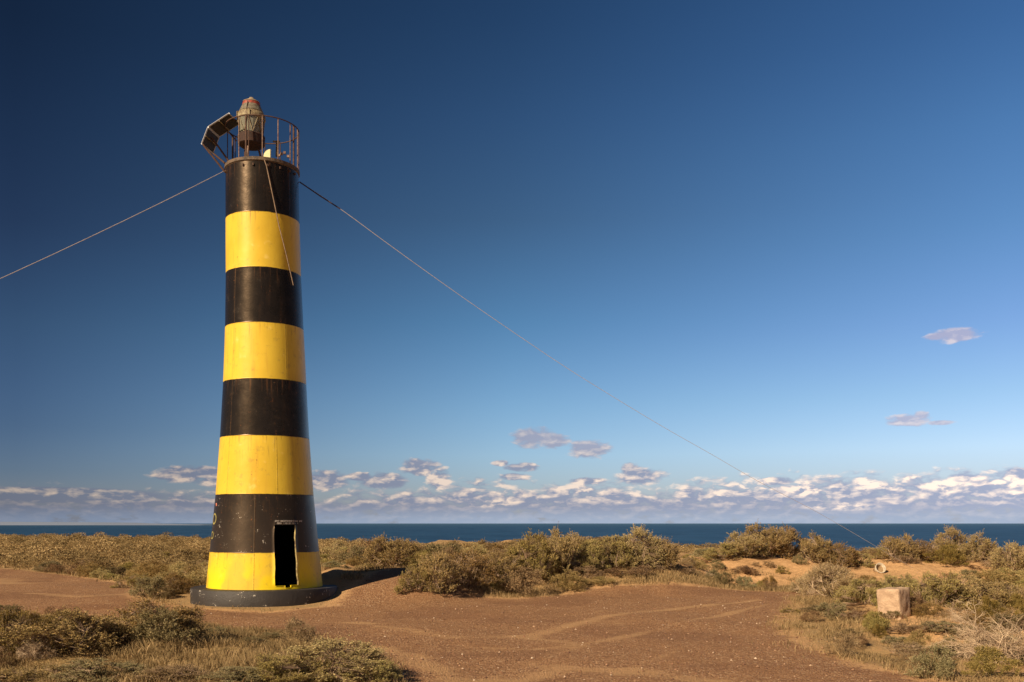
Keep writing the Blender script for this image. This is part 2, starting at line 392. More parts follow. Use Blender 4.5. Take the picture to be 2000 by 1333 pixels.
# ------------------------------------------------------------------ sea
sx = np.concatenate([-np.geomspace(120000, 300, 40), np.linspace(-280, 280, 60), np.geomspace(300, 120000, 40)])
sy = np.concatenate([[-3000, -500], np.linspace(40, 400, 60), np.geomspace(420, 120000, 60)])
SX, SY = np.meshgrid(sx, sy); I = np.arange(SX.size).reshape(SX.shape)
q = np.stack([I[:-1,:-1].ravel(), I[:-1,1:].ravel(), I[1:,1:].ravel(), I[1:,:-1].ravel()], 1)
m, t, b = newmat('sea_water')
pos = t.n('ShaderNodeNewGeometry').outputs['Position']
px_, py_, pz_ = t.sep(pos)
ly = t.m('LOGARITHM', t.m('MAXIMUM', py_, 10.0), 2.718)
Pl = t.comb(t.m('MULTIPLY', t.m('DIVIDE', px_, t.m('MAXIMUM', py_, 10.0)), 34.0), t.m('MULTIPLY', ly, 9.0), 0.0)
st = t.noise(t.comb(t.m('MULTIPLY', px_, 0.012), t.m('MULTIPLY', py_, 0.0028), 0.0), 1.0, 5, 0.65)
wv = t.noise(t.comb(t.m('MULTIPLY', px_, 0.10), t.m('MULTIPLY', py_, 0.05), 0.0), 1.0, 6, 0.7)
cw = t.noise(t.comb(t.m('MULTIPLY', px_, 0.055), t.m('MULTIPLY', py_, 0.012), 4.0), 1.0, 4, 0.75)
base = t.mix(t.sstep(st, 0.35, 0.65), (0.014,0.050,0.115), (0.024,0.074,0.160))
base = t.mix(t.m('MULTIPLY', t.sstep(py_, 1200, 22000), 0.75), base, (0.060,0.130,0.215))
left = t.sstep(px_, -20.0, -260.0)
base = t.mix(t.m('MULTIPLY', t.sstep(cw, 0.66, 0.72), 0.6), base, (0.45,0.50,0.52))
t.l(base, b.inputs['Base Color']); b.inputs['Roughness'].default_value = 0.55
b.inputs['Specular IOR Level'].default_value = 0.12
bump(t, b, wv, 0.6, 1.2)
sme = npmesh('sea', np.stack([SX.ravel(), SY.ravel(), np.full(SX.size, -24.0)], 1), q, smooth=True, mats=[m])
tag(link('sea', sme), kind='structure')

# far low headland on the left of the horizon
hx = np.linspace(-9500, -4200, 60); n = len(hx)
prof = 52*ss(-4200,-6200,hx)*(0.8+0.5*fbm(hx, hx*0, 0.0016, 3, 2)) + 2
V = np.concatenate([np.stack([hx, np.full(n,13000.), np.full(n,-24.5)],1), np.stack([hx, np.full(n,13300.), prof-24],1), np.stack([hx, np.full(n,14800.), prof*0.9-24],1), np.stack([hx, np.full(n,15300.), np.full(n,-24.5)],1)])
qs = np.concatenate([np.stack([k*n+np.arange(n-1), k*n+np.arange(1,n), (k+1)*n+np.arange(1,n), (k+1)*n+np.arange(n-1)],1) for k in range(3)])
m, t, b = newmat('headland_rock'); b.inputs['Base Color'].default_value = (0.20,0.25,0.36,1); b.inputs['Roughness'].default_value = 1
tag(link('headland', npmesh('headland', V, qs, smooth=True, mats=[m])), kind='structure')

# ------------------------------------------------------------------ lighthouse
ROOT = empty('lighthouse', (TX, TY, 0))
tag(ROOT, 'tall tapering lighthouse tower in black and yellow bands with a railed lantern gallery', 'lighthouse')
def loc_(v): return Vector(v) - Vector((TX, TY, 0))
PH = math.atan2(-TY, -TX)                       # direction from the tower to the camera
def lean(z): return -0.062 * float(ss(5.0, 10.0, np.array(z))) 
ZR = [0.30, 0.34, 1.15, 2.45, 3.75, 5.02, 6.28, 7.52, 8.76, 9.92]
RR = [1.315, 1.306, 1.226, 1.10, 1.003, 0.934, 0.882, 0.845, 0.829, 0.819]
def rad(z): return float(np.interp(z, ZR, RR))
def tp(phi, z, r=None):
    """point on the tower: phi degrees to the right of the line to the camera (local coordinates)"""
    a = PH + R(phi); rr = rad(z) if r is None else r
    return Vector((lean(z) + rr*math.cos(a), rr*math.sin(a), z))

def tower_paint():
    m, t, b = newmat('banded_paint')
    g = t.n('ShaderNodeTexCoord').outputs['Object']
    x, y, z = t.sep(g)
    nfine = t.noise(g, 22, 4, 0.7); nmid = t.noise(g, 3.2, 5, 0.6); nbig = t.noise(g, 0.9, 3, 0.5)
    stv = t.comb(t.m('MULTIPLY', x, 9.0), t.m('MULTIPLY', y, 9.0), t.m('MULTIPLY', z, 0.7))
    streak = t.noise(stv, 1.0, 4, 0.6)
    zz = t.m('ADD', z, t.m('MULTIPLY', t.m('SUBTRACT', nmid, 0.5), 0.035))
    isy = None
    for lo, hi in ((-1, 1.15), (2.45, 3.75), (5.02, 6.28), (7.52, 8.76)):
        k = t.m('MULTIPLY', t.sstep(zz, lo-0.004, lo+0.004), t.sstep(zz, hi+0.004, hi-0.004))
        isy = k if isy is None else t.m('MAXIMUM', isy, k)
    low = t.sstep(z, 1.4, 0.4)
    yel = t.mix(t.sstep(nbig, 0.35, 0.65), (0.66,0.445,0.040), (0.73,0.51,0.052))
    yel = t.mix(t.m('MULTIPLY', t.sstep(streak, 0.5, 0.75), 0.5), yel, (0.56,0.32,0.045))
    yel = t.mix(t.m('MULTIPLY', t.sstep(nmid, 0.60, 0.74), 0.45), yel, (0.90,0.70,0.22))
    fresh = t.sstep(t.noise(g, 1.6, 2, 0.5), 0.44, 0.60)
    yel = t.mix(t.m('MULTIPLY', fresh, t.m('MULTIPLY', low, 0.85)), yel, (0.86,0.64,0.008))
    blk = t.mix(nmid, (0.008,0.007,0.007), (0.016,0.013,0.012))
    blk = t.mix(t.m('MULTIPLY', t.sstep(streak, 0.48, 0.8), 0.4), blk, (0.045,0.028,0.018))
    lowb = t.sstep(z, 3.2, 1.2)
    blk = t.mix(t.m('MULTIPLY', lowb, 0.6), blk, (0.034,0.026,0.022))
    chips = t.m('MULTIPLY', t.sstep(t.m('ADD', nfine, t.m('MULTIPLY', t.m('SUBTRACT', nmid, 0.5), 1.0)), 0.725, 0.76), t.m('ADD', 0.10, lowb))
    blk = t.mix(chips, blk, (0.42,0.38,0.33))
    rust = t.m('MULTIPLY', t.sstep(t.m('ADD', nfine, t.m('MULTIPLY', streak, 0.5)), 0.93, 1.0), 0.8)
    col = t.mix(isy, blk, yel)
    col = t.mix(rust, col, (0.22,0.075,0.025))
    # rust and grime running down from the seams and the rim
    runv = t.comb(t.m('MULTIPLY', x, 26.0), t.m('MULTIPLY', y, 26.0), t.m('MULTIPLY', z, 0.9))
    run = t.noise(runv, 1.0, 3, 0.55)
    for zs, ln_ in ((9.9, 0.9), (8.76, 0.45), (7.52, 0.5), (6.28, 0.6), (5.02, 0.5), (3.75, 0.7), (2.45, 0.5), (1.15, 0.45)):
        fall = t.m('MULTIPLY', t.sstep(z, zs-ln_, zs), t.sstep(z, zs+0.012, zs))
        col = t.mix(t.m('MULTIPLY', t.m('MULTIPLY', fall, t.sstep(run, 0.56, 0.74)), 0.62), col, (0.15,0.070,0.030))
    col = t.mix(t.m('MULTIPLY', t.sstep(t.noise(g, 5.5, 5, 0.7), 0.57, 0.68), t.m('ADD', 0.06, t.m('MULTIPLY', isy, 0.20))), col, (0.22,0.13,0.06))
    # weld seams: vertical lines where plates meet
    ang = t.m('ARCTAN2', y, x)
    seam = None
    for ph, z0, z1 in ((-11, 0.0, 2.45), (-49, 2.45, 7.6), (44, 8.7, 10), (30, 5.0, 6.4), (14, 2.45, 3.8), (120, 0, 10), (-140, 0, 10)):
        a = PH + R(ph); a = (a + math.pi) % (2*math.pi) - math.pi
        d = t.m('ABSOLUTE', t.m('SUBTRACT', ang, a))
        k = t.m('MULTIPLY', t.sstep(d, 0.016, 0.004), t.m('MULTIPLY', t.sstep(z, z0, z0+0.01), t.sstep(z, z1+0.01, z1)))
        seam = k if seam is None else t.m('MAXIMUM', seam, k)
    for zs in (1.15, 2.45, 3.75, 5.02, 6.28, 7.52, 8.76):
        k = t.sstep(t.m('ABSOLUTE', t.m('SUBTRACT', z, zs)), 0.016, 0.004); seam = t.m('MAXIMUM', seam, t.m('MULTIPLY', k, 0.8))
    col = t.mix(t.m('MULTIPLY', seam, t.m('MULTIPLY', t.sstep(nfine, 0.3, 0.7), 0.45)), col, (0.12,0.06,0.02))
    t.l(col, b.inputs['Base Color'])
    rg = t.m('ADD', t.m('MULTIPLY', isy, 0.13), t.m('ADD', 0.20, t.m('MULTIPLY', nmid, 0.14)))
    t.l(t.m('ADD', rg, t.m('MULTIPLY', lowb, 0.12)), b.inputs['Roughness'])
    h = t.m('ADD', t.m('MULTIPLY', seam, 0.35), t.m('ADD', t.m('MULTIPLY', nbig, 1.6), t.m('ADD', t.m('MULTIPLY', nmid, 0.55), t.m('MULTIPLY', nfine, 0.05))))
    bump(t, b, h, 0.45, 0.018)
    b.inputs['Specular Tint'].default_value = (1.0, 0.72, 0.48, 1)
    return m
PAINT = tower_paint()
def flat(name, col, rough=0.7, metal=0.0, var=0.35, scale=14, col2=None, spec=0.4, bs=0.3):
    m, t, b = newmat(name); g = t.n('ShaderNodeTexCoord').outputs['Object']
    n = t.noise(g, scale, 5, 0.65); c2 = col2 or tuple(c*(1-var) for c in col)
    t.l(t.mix(t.sstep(n, 0.35, 0.65), col, c2), b.inputs['Base Color'])
    b.inputs['Roughness'].default_value = rough; b.inputs['Metallic'].default_value = metal
    b.inputs['Specular IOR Level'].default_value = spec
    bump(t, b, n, bs, 0.01); return m
INNER = flat('darkened_inner_wall', (0.012,0.010,0.009), 0.95, spec=0.05)  # near black: the dark of the tower's inside put into the wall colour
EDGE = flat('sunlit_chipped_door_edge', (0.44,0.35,0.15), 0.8, col2=(0.10,0.065,0.04), scale=9)  # chipped edge; the right jamb's sunlight is put into its pale colour
RUST = flat('rusted_steel', (0.12,0.060,0.038), 0.78, col2=(0.06,0.034,0.026), scale=24)
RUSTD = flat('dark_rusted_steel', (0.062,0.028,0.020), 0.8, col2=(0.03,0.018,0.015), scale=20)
RUSTL = flat('flaking_light_steel', (0.30,0.20,0.145), 0.7, col2=(0.14,0.075,0.05), scale=18)

# tower wall with the door opening cut out of it
D0, D1, DZ0, DZ1 = 9.5, 33.5, 0.43, 1.765
phis = list(np.linspace(D0, D1, 13)); phis += list(np.linspace(D1, D0+360, 92))[1:-1]
zs = [0.345, 0.385, 0.43] + list(np.linspace(0.43, DZ1, 15))[1:] + [2.0, 2.2, 2.45] + list(np.linspace(2.45, 9.92, 42))[1:]
rnd = random.Random(4)
jl = [rnd.uniform(-0.35, 0.35) for _ in zs]; jr = [rnd.uniform(-0.5, 0.5) for _ in zs]
nP, nZ = len(phis), len(zs); V = []
for side in (0, 1):
    for j, z in enumerate(zs):
        for i, ph in enumerate(phis):
            p = ph
            if z < DZ1+0.01 and z > 0.42:
                if i == 0: p += jl[j]
                if i == 12: p += jr[j]
            V.append(tp(p, z, rad(z) - 0.045*side))
def hole(i, j):
    if not (0 <= i < 12): return False
    if zs[j] >= DZ0-1e-6 and zs[j+1] <= DZ1+1e-6: return True
    return j == 1 and i in (5, 6, 7)
Fs = []; MI = []; o = nP*nZ
for j in range(nZ-1):
    for i in range(nP):
        i2 = (i+1) % nP
        if hole(i, j): continue
        a, b_, c, d = j*nP+i, j*nP+i2, (j+1)*nP+i2, (j+1)*nP+i
        Fs.append((a,b_,c,d)); MI.append(0); Fs.append((o+a,o+d,o+c,o+b_)); MI.append(1)
        for (ii, jj, e) in (((i-1) % nP, j, (d,a)), (i2, j, (b_,c)), (i, j-1, (a,b_)), (i, j+1, (c,d))):
            if 0 <= jj < nZ-1 and hole(ii, jj):
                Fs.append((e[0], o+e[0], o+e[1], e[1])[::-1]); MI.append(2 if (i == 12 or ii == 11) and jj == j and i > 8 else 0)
me = bpy.data.meshes.new('tower_wall'); me.from_pydata(V, [], Fs)
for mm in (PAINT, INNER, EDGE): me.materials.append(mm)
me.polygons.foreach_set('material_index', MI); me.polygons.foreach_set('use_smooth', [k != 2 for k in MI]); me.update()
link('tower_wall', me, ROOT)

# plinth
PL = flat('plinth_paint', (0.040,0.034,0.032), 0.6)
def plinth_mat():
    m, t, b = newmat('worn_black_plinth'); g = t.n('ShaderNodeTexCoord').outputs['Object']
    n1 = t.noise(g, 26, 4, 0.7); n2 = t.noise(g, 3, 4, 0.6)
    c = t.mix(n2, (0.016,0.014,0.014), (0.044,0.036,0.033))
    c = t.mix(t.sstep(t.m('ADD', n1, t.m('MULTIPLY', t.m('SUBTRACT', n2, 0.5), 1.2)), 0.70, 0.74), c, (0.50,0.46,0.40))
    t.l(c, b.inputs['Base Color']); b.inputs['Roughness'].default_value = 0.62
    bump(t, b, t.m('ADD', n1, t.m('MULTIPLY', n2, 3)), 0.5, 0.015); return m
prof = [(1.63,-0.15),(1.645,0.0),(1.645,0.315),(1.625,0.34),(0.02,0.345)]
MB().lathe(prof, n=72).build('plinth', plinth_mat(), ROOT, smooth=True)

# gallery deck
MB().lathe([(0.80,9.86),(0.835,9.90),(0.845,9.905),(0.845,9.975),(0.82,9.985),(0.02,9.985)], (lean(9.9),0), 64).build('gallery_deck', flat('deck_steel',(0.16,0.11,0.075),0.8,col2=(0.06,0.045,0.035)), ROOT, smooth=True)
# bolts and hooks under the rim
for ph in (-30, -14, 8, 28, 46, 60):
    p = tp(ph, 9.80, 0.835); MB().box(p, (0.03,0.03,0.05), Matrix.Rotation(PH+R(ph),3,'Z')).build('rim_bracket', RUST, ROOT)

# railing
RL = empty('railing', (0,0,0)); RL.parent = ROOT
rr_, zt = 0.825, 10.90
ring = [tp(a, zt, rr_) for a in np.linspace(0, 360, 73)]
MB().tube(ring, 0.014, 6, cap=False).build('top_rail', RUST, RL, smooth=True)
for ph, r in ((-38,.011),(-25.5,.020),(-21,.010),(0,.011),(24.5,.012),(48,.011),(57,.021),(72,.012),(84,.010),(104,.011),(150,.010),(176,.010),(-150,.011),(-131,.011),(-125,.022),(-108,.011)):
    MB().tube([tp(ph, 9.90 if abs(ph) < 100 else 9.98, rr_), tp(ph, zt, rr_)], r, 6).build('railing_post', RUSTL if ph in (0,24.5,48,72,-38) else RUST, RL)
# curved tube along the left back of the gallery
# lantern
LX, LY = -5.975, 22.3
LN = empty('lantern', loc_((LX, LY, 9.985))); LN.parent = ROOT; LN.scale = (0.92,0.92,1.0)
S = 0.01174; bz = 9.985
def lz(y): return EYE + (HY-y)*S - bz
drum = MB().lathe([(0.10,lz(292)),(0.26,lz(288)),(0.325,lz(284)),(0.335,lz(268)),(0.30,lz(265)),(0.28,lz(264))], n=28).build('lantern_drum', RUSTD, LN, smooth=True)
for k in range(3):
    a = R(20+120*k); MB().tube([(0.30*math.cos(a),0.30*math.sin(a),0), (0.16*math.cos(a),0.16*math.sin(a),lz(286))], 0.025, 6).build('lantern_leg', RUSTL if k==2 else RUST, LN)
mg, t, b = newmat('weathered_lantern_glass')
b.inputs['Base Color'].default_value = (0.34,0.33,0.26,1); b.inputs['Roughness'].default_value = 0.22
b.inputs['Transmission Weight'].default_value = 0.45; b.inputs['IOR'].default_value = 1.3
glass = MB().lathe([(0.275,lz(265)),(0.325,lz(236)),(0.33,lz(232))], n=16, caps=False).build('lantern_glass', mg, LN)
so_ = glass.modifiers.new('thickness','SOLIDIFY'); so_.thickness = 0.006
lens = MB().lathe([(0.10,lz(264))]+[(0.15+0.02*(k%2),lz(262-2.2*k)) for k in range(12)]+[(0.10,lz(234))], n=24).build('lens', flat('lens_glass',(0.46,0.42,0.32),0.25,var=0.6), LN, smooth=True)
CREAM = flat('chipped_cream_paint', (0.36,0.30,0.17), 0.65, col2=(0.10,0.055,0.035), scale=11)
ast = MB()
for k in range(8):
    a0, a1, a2 = 2*math.pi*k/8, 2*math.pi*(k+.5)/8, 2*math.pi*(k+1)/8
    p = lambda a, rr, z: (rr*math.cos(a), rr*math.sin(a), z)
    ast.tube([p(a0,.34,lz(233)), p(a1,.285,lz(265))], 0.010, 5); ast.tube([p(a2,.34,lz(233)), p(a1,.285,lz(265))], 0.010, 5)
ast.build('glazing_bar', CREAM, LN)
MB().lathe([(0.335,lz(236)),(0.35,lz(235)),(0.35,lz(230)),(0.31,lz(223)),(0.285,lz(222))], n=28).build('lantern_collar', CREAM, LN, smooth=True)
for a in (150, 215, 275): MB().box((0.345*math.cos(R(a)),0.345*math.sin(R(a)),lz(230)),(0.05,0.05,0.13), Matrix.Rotation(R(a),3,'Z')).build('ventilator', CREAM, LN)
cap = MB().lathe([(0.295,lz(222)),(0.30,lz(221)),(0.225,lz(208)),(0.205,lz(206))], n=28).build('lantern_roof', flat('weathered_green_grey_roof',(0.20,0.19,0.14),0.7,col2=(0.12,0.085,0.06)), LN, smooth=True)
MB().lathe([(0.232,lz(212)),(0.222,lz(206)),(0.205,lz(202)),(0.19,lz(201.5))], n=28).build('red_band', flat('faded_red_paint',(0.40,0.075,0.045),0.6,col2=(0.20,0.05,0.035)), LN, smooth=True)
MB().lathe([(0.215,lz(202)),(0.205,lz(200.5)),(0.07,lz(194.5)),(0.045,lz(191.5)),(0.01,lz(190.5))], n=24).build('finial', flat('pale_metal_cap',(0.36,0.28,0.18),0.6), LN, smooth=True)
MB().tube([(0.24*math.cos(R(-96)),0.24*math.sin(R(-96)),lz(206)), (0.33*math.cos(R(-97)),0.33*math.sin(R(-97)),lz(230))], 0.010, 5).build('conduit', RUSTD, LN)

# solar panels on their bracket
def wp(px, py, Y): return Vector(((px-CX)/F*Y, Y, EYE+(HY-py)/F*Y))
SP = empty('solar_panel', loc_(wp(418,262,22.2))); SP.parent = ROOT
so3 = loc_(wp(418,262,22.2))
def q3(px, py, Y): return loc_(wp(px,py,Y)) - so3
A0, A1, B1 = q3(447,222,22.0), q3(407,248,22.0), q3(394,281,22.0)
dY = Vector((0.08, 0.56, 0.0))
alu = flat('aluminium_frame', (0.55,0.56,0.58), 0.45, 0.3, 0.2)
cell, t, b = newmat('solar_cells'); g = t.n('ShaderNodeTexCoord').outputs['Object']
br = t.n('ShaderNodeTexBrick'); br.inputs['Scale'].default_value = 9; br.inputs['Color1'].default_value=(0.01,0.015,0.05,1); br.inputs['Color2'].default_value=(0.012,0.02,0.06,1); br.inputs['Mortar'].default_value=(0.3,0.3,0.33,1); br.inputs['Mortar Size'].default_value=0.015
t.l(g, br.inputs['Vector']); t.l(br.outputs[0], b.inputs['Base Color']); b.inputs['Roughness'].default_value = 0.15
BACK = flat('panel_backing', (0.05,0.042,0.034), 0.7)
for (p, q_) in ((A0, A1), (A1 + Vector((-0.012,0,-0.02)), B1)):
    e = (q_-p).normalized(); nrm = e.cross(dY).normalized()
    if nrm.x > 0: nrm = -nrm
    pl = MB()
    for a_, b__ in ((p, q_), (p+dY, q_+dY), (p, p+dY), (q_, q_+dY)):
        pl.tube([a_, b__], 0.017, 4)
    fr = pl.build('panel_frame', alu, SP)
    MB().plate([p+nrm*0.010, q_+nrm*0.010, q_+dY+nrm*0.010, p+dY+nrm*0.010], 0.008).build('panel_cells', cell, SP)
    MB().plate([p-nrm*0.006, q_-nrm*0.006, q_+dY-nrm*0.006, p+dY-nrm*0.006], 0.006).build('panel_back', BACK, SP)
    mid = (p+q_)/2
    MB().tube([mid-nrm*0.02, mid+dY-nrm*0.02], 0.014, 4).build('panel_brace', CREAM, SP)
for (a_, c_) in (((396,282,22.0),(440,337,22.15)), ((407,260,22.25),(451,321,22.45)), ((412,296,22.8),(446,325,22.8))):
    MB().tube([q3(*a_), q3(*c_)], 0.022, 6).build('bracket_strut', RUST, SP)
MB().tube([q3(440,337,22.1), q3(452,318,22.5)], 0.024, 6).build('bracket_foot', RUST, SP)
MB().tube([q3(449,232,22.2), q3(464,236,22.3)], 0.018, 6).build('bracket_arm', RUSTD, SP)
MB().tube([q3(425,268,22.8), q3(440,256,22.7), q3(450,262,22.7), q3(462,276,22.8)], 0.018, 6).build('bracket_arm', RUSTD, SP)

# half-round hatch lid, valve and small fittings on the deck
hb = loc_(wp(522,306,21.86)); hd = []
for k in range(13):
    a = R(90+90*k/12); hd.append(Vector((0.165*math.cos(a)+0.08, 0, 0.165*math.sin(a))))
lid = MB().plate([Vector((0.08,0,-0.04))]+hd+[Vector((-0.085,0,-0.04))], 0.02, nrm=(0,-1,0)).build('hatch_lid', flat('cream_lid',(0.80,0.74,0.42),0.5,var=0.1), ROOT)
lid.location = hb
post = MB().tube([loc_(wp(541,306,22.6)), loc_(wp(542,276,22.6))], 0.035, 8); post.box(loc_(wp(540,277,22.6)),(0.16,0.05,0.03))
post.build('vent_pipe', CREAM, ROOT)
for (x_, y_) in ((550,301),(556,299),(563,306),(545,304)): MB().box(loc_(wp(x_,y_,21.95)),(0.05,0.05,0.05)).build('junction_box', RUSTL, ROOT)

# rope hanging down the wall
pts = [(3,9.90),(6,9.78),(14,9.2),(24,8.46),(36,7.8),(49,7.08)]
rp = []
for k in range(len(pts)-1):
    for u in np.linspace(0,1,7)[:-1]:
        ph = pts[k][0]*(1-u)+pts[k+1][0]*u; z = pts[k][1]*(1-u)+pts[k+1][1]*u
        rp.append(tp(ph, z, rad(z)+(0.030 if ph < 50 else 0.014)))
MB().tube(rp, 0.0115, 6).build('hanging_rope', flat('old_rope',(0.34,0.24,0.17),0.9), ROOT, smooth=True)

# worn lettering over the door: two rows of illegible white strokes; loops of paint at the left edge
def decal(name, strokes, mat, wd=0.006):
    d = MB()
    for st_ in strokes:
        V = []; 
        for (ph, z, hw) in st_:
            V.append(tp(ph, z-hw, rad(z)+0.003)); V.append(tp(ph, z+hw, rad(z)+0.003))
        d.add(V, [(2*i, 2*i+2, 2*i+3, 2*i+1) for i in range(len(st_)-1)])
    return d.build(name, mat, ROOT)
white = flat('worn_white_lettering', (0.80,0.74,0.68), 0.8, col2=(0.45,0.40,0.36), scale=60)
r2 = random.Random(9)
for row, (pa, pb, zc) in enumerate(((10.5, 44, 1.850), (12.5, 38, 1.800))):
    ph = pa; stx = []
    while ph < pb:
        w_ = r2.uniform(0.5, 0.85)
        if r2.random() > 0.14:
            stx.append([(ph, zc, 0.019), (ph+0.30, zc, 0.019)])
            if r2.random() < 0.7: stx.append([(ph+0.22, zc+r2.choice((-0.012,0,0.012)), 0.004), (ph+w_, zc, 0.004)])
            if r2.random() < 0.5: stx.append([(ph+w_-0.2, zc, 0.015), (ph+w_, zc, 0.015)])
        ph += w_ + 0.28
    decal('door_lettering', stx, white)
def ringstroke(pc, zc, rp_, rz, hw):
    s = MB(); V = []; n = 26
    for k in range(n):
        a = 2*math.pi*k/n
        for f_ in (1.0, 1.0-hw): V.append(tp(pc+rp_*math.cos(a)*f_, zc+rz*math.sin(a)*f_, rad(zc+rz*math.sin(a)*f_)+0.003))
    s.add(V, [(2*k, 2*k+1, 2*((k+1)%n)+1, 2*((k+1)%n)) for k in range(n)]); return s
ol = flat('olive_paint_scrawl', (0.34,0.30,0.10), 0.8)
ringstroke(-74, 1.90, 7.5, 0.13, 0.28).build('painted_scrawl', ol, ROOT)
ringstroke(-76, 1.53, 5.5, 0.09, 0.3).build('painted_scrawl', ol, ROOT)
decal('sticker', [[(-73,2.22,0.035),(-69,2.22,0.035)]], flat('pink_sticker',(0.65,0.22,0.15),0.7))

# guy wires
WIRE = flat('galvanised_wire', (0.55,0.48,0.44), 0.5, 0.1, 0.2)
def wire(pts, r): 
    return MB().tube(pts, r, 6)
s0 = tp(88, 9.76, 0.835) + Vector((TX, TY, 0))
pxs = [(586,348),(664,408),(750,471),(840,536),(941,607),(1090,708),(1200,777),(1300,837),(1390,888),(1480,940),(1600,1003),(1720,1073)]
Yend = 27.0
wr = []
Xe = (1720-CX)/F*Yend
for (x_, y_) in pxs:
    # each point lies in the vertical plane from the tower to the anchor
    k = (x_-CX)/F; ddx, ddy = Xe-s0.x, Yend-s0.y
    u = (k*s0.y - s0.x)/(ddx - k*ddy); Y = s0.y+u*ddy
    wr.append(Vector((s0.x+u*ddx, Y, EYE+(HY-y_)/F*Y)))
wr[0] = s0
d_ = (wr[-1]-wr[-2]).normalized(); e_ = wr[-1].copy(); endp = e_ + d_*((e_.z-0.55)/max(-d_.z,0.05))
def catmull(P, n=6):
    out = []
    for i in range(len(P)-1):
        p0, p1, p2, p3 = P[max(i-1,0)], P[i], P[i+1], P[min(i+2,len(P)-1)]
        for k in range(n):
            u = k/n; out.append(0.5*((2*p1)+(p2-p0)*u+(2*p0-5*p1+4*p2-p3)*u*u+(3*p1-p0-3*p2+p3)*u**3))
    return out + [P[-1]]
cw_ = catmull(wr+[endp]); gw = wire(cw_, [0.0075-0.0040*k/len(cw_) for k in range(len(cw_))]).build('guy_wire', WIRE, smooth=True)
MB().tube([wr[0], wr[0].lerp(wr[1], 0.5)+Vector((0,0,-0.01)), wr[1]], 0.015, 6).build('dark_wire_sleeve', RUSTD, gw)  # dark sleeve added over the wire top, standing in for the tower's shade
tag(gw, 'thin guy wire sloping from the tower top down to the bushes on the right', 'wire', 'guy wires of the lighthouse')
a0 = tp(-88, 9.86, 0.85) + Vector((TX, TY, 0)); dirx, diry = -0.85, -0.53
wl = []
for k in range(24):
    u = k/23; s_ = u*16.5
    z = a0.z*(1-u) + 0.02*u
    wl.append(Vector((a0.x+dirx*s_, a0.y+diry*s_, z - 0.45*4*u*(1-u))))
gw2 = wire(wl, 0.0062).build('guy_wire', WIRE, smooth=True)
tag(gw2, 'thin guy wire running from the gallery bracket out past the left edge', 'wire', 'guy wires of the lighthouse')
LEFTWIRE = wl

# ------------------------------------------------------------------ stone block and bucket
bx, by = ray_ground(1762, 1211); KB = by/18.3
rng = np.random.default_rng(3)
def block():
    n = 14; V = []; Fs = []; idx = {}
    def vid(i, j, k):
        key = (i,j,k)
        if key not in idx:
            idx[key] = len(V); V.append((i/n-0.5, j/n-0.5, k/n))
        return idx[key]
    for a in range(n):
        for c in range(n):
            Fs += [(vid(a,c,0),vid(a,c+1,0),vid(a+1,c+1,0),vid(a+1,c,0)), (vid(a,c,n),vid(a+1,c,n),vid(a+1,c+1,n),vid(a,c+1,n)),
                   (vid(a,0,c),vid(a+1,0,c),vid(a+1,0,c+1),vid(a,0,c+1)), (vid(a,n,c),vid(a,n,c+1),vid(a+1,n,c+1),vid(a+1,n,c)),
                   (vid(0,a,c),vid(0,a,c+1),vid(0,a+1,c+1),vid(0,a+1,c)), (vid(n,a,c),vid(n,a+1,c),vid(n,a+1,c+1),vid(n,a,c+1))]
    P = np.array(V)
    # round the corners and rough up the faces
    c = P.copy(); c[:,2] -= 0.5; rr = np.abs(c); m_ = np.sort(rr,1)
    k = np.clip((m_[:,1]-0.40)/0.1,0,1)
    P[:,:2] *= (1-0.035*k*k)[:,None]; P[:,2] = 0.5+(P[:,2]-0.5)*(1-0.02*k*k)
    d = vnoise(P[:,0]*7+P[:,2]*5, P[:,1]*7-P[:,2]*6, 3)-0.5 + 0.5*(vnoise(P[:,0]*19+P[:,2]*17, P[:,1]*19-P[:,2]*15, 5)-0.5)
    P[:,:2] += P[:,:2]*d[:,None]*0.07; P[:,2] += (d*0.03)*(P[:,2]>0.9)
    return P, Fs
P, Fs = block()
P = P*np.array([0.45*KB,0.44*KB,0.64*KB]); P[:,0] *= 1+0.04*(P[:,2]); P[:,2] -= 0.07
me = bpy.data.meshes.new('stone_block'); me.from_pydata(P.tolist(), [], Fs)
m, t, b = newmat('rough_pale_stone'); g = t.n('ShaderNodeTexCoord').outputs['Object']
n1 = t.noise(g, 6, 5, 0.65); n2 = t.noise(g, 30, 4, 0.7)
c = t.mix(t.sstep(n1,0.35,0.65), (0.40,0.27,0.18), (0.56,0.40,0.27)); c = t.mix(t.sstep(n2,0.58,0.70), c, (0.40,0.25,0.15))
t.l(c, b.inputs['Base Color']); b.inputs['Roughness'].default_value = 0.95
bump(t, b, t.m('ADD', n1, t.m('MULTIPLY', n2, 0.6)), 0.9, 0.03)
me.materials.append(m); me.update(); me.polygons.foreach_set('use_smooth',[True]*len(me.polygons))
blk = link('stone_block', me, loc=(bx-0.02, by+0.27, float(H(bx, by+0.1))))
blk.rotation_euler = (Matrix.Rotation(R(-4.5),3,'Y') @ Matrix.Rotation(R(-48),3,'Z')).to_euler()
BLK = (bx-0.04, by+0.22)
tag(blk, 'rough squared block of pale stone leaning in the scrub at the right', 'stone block')

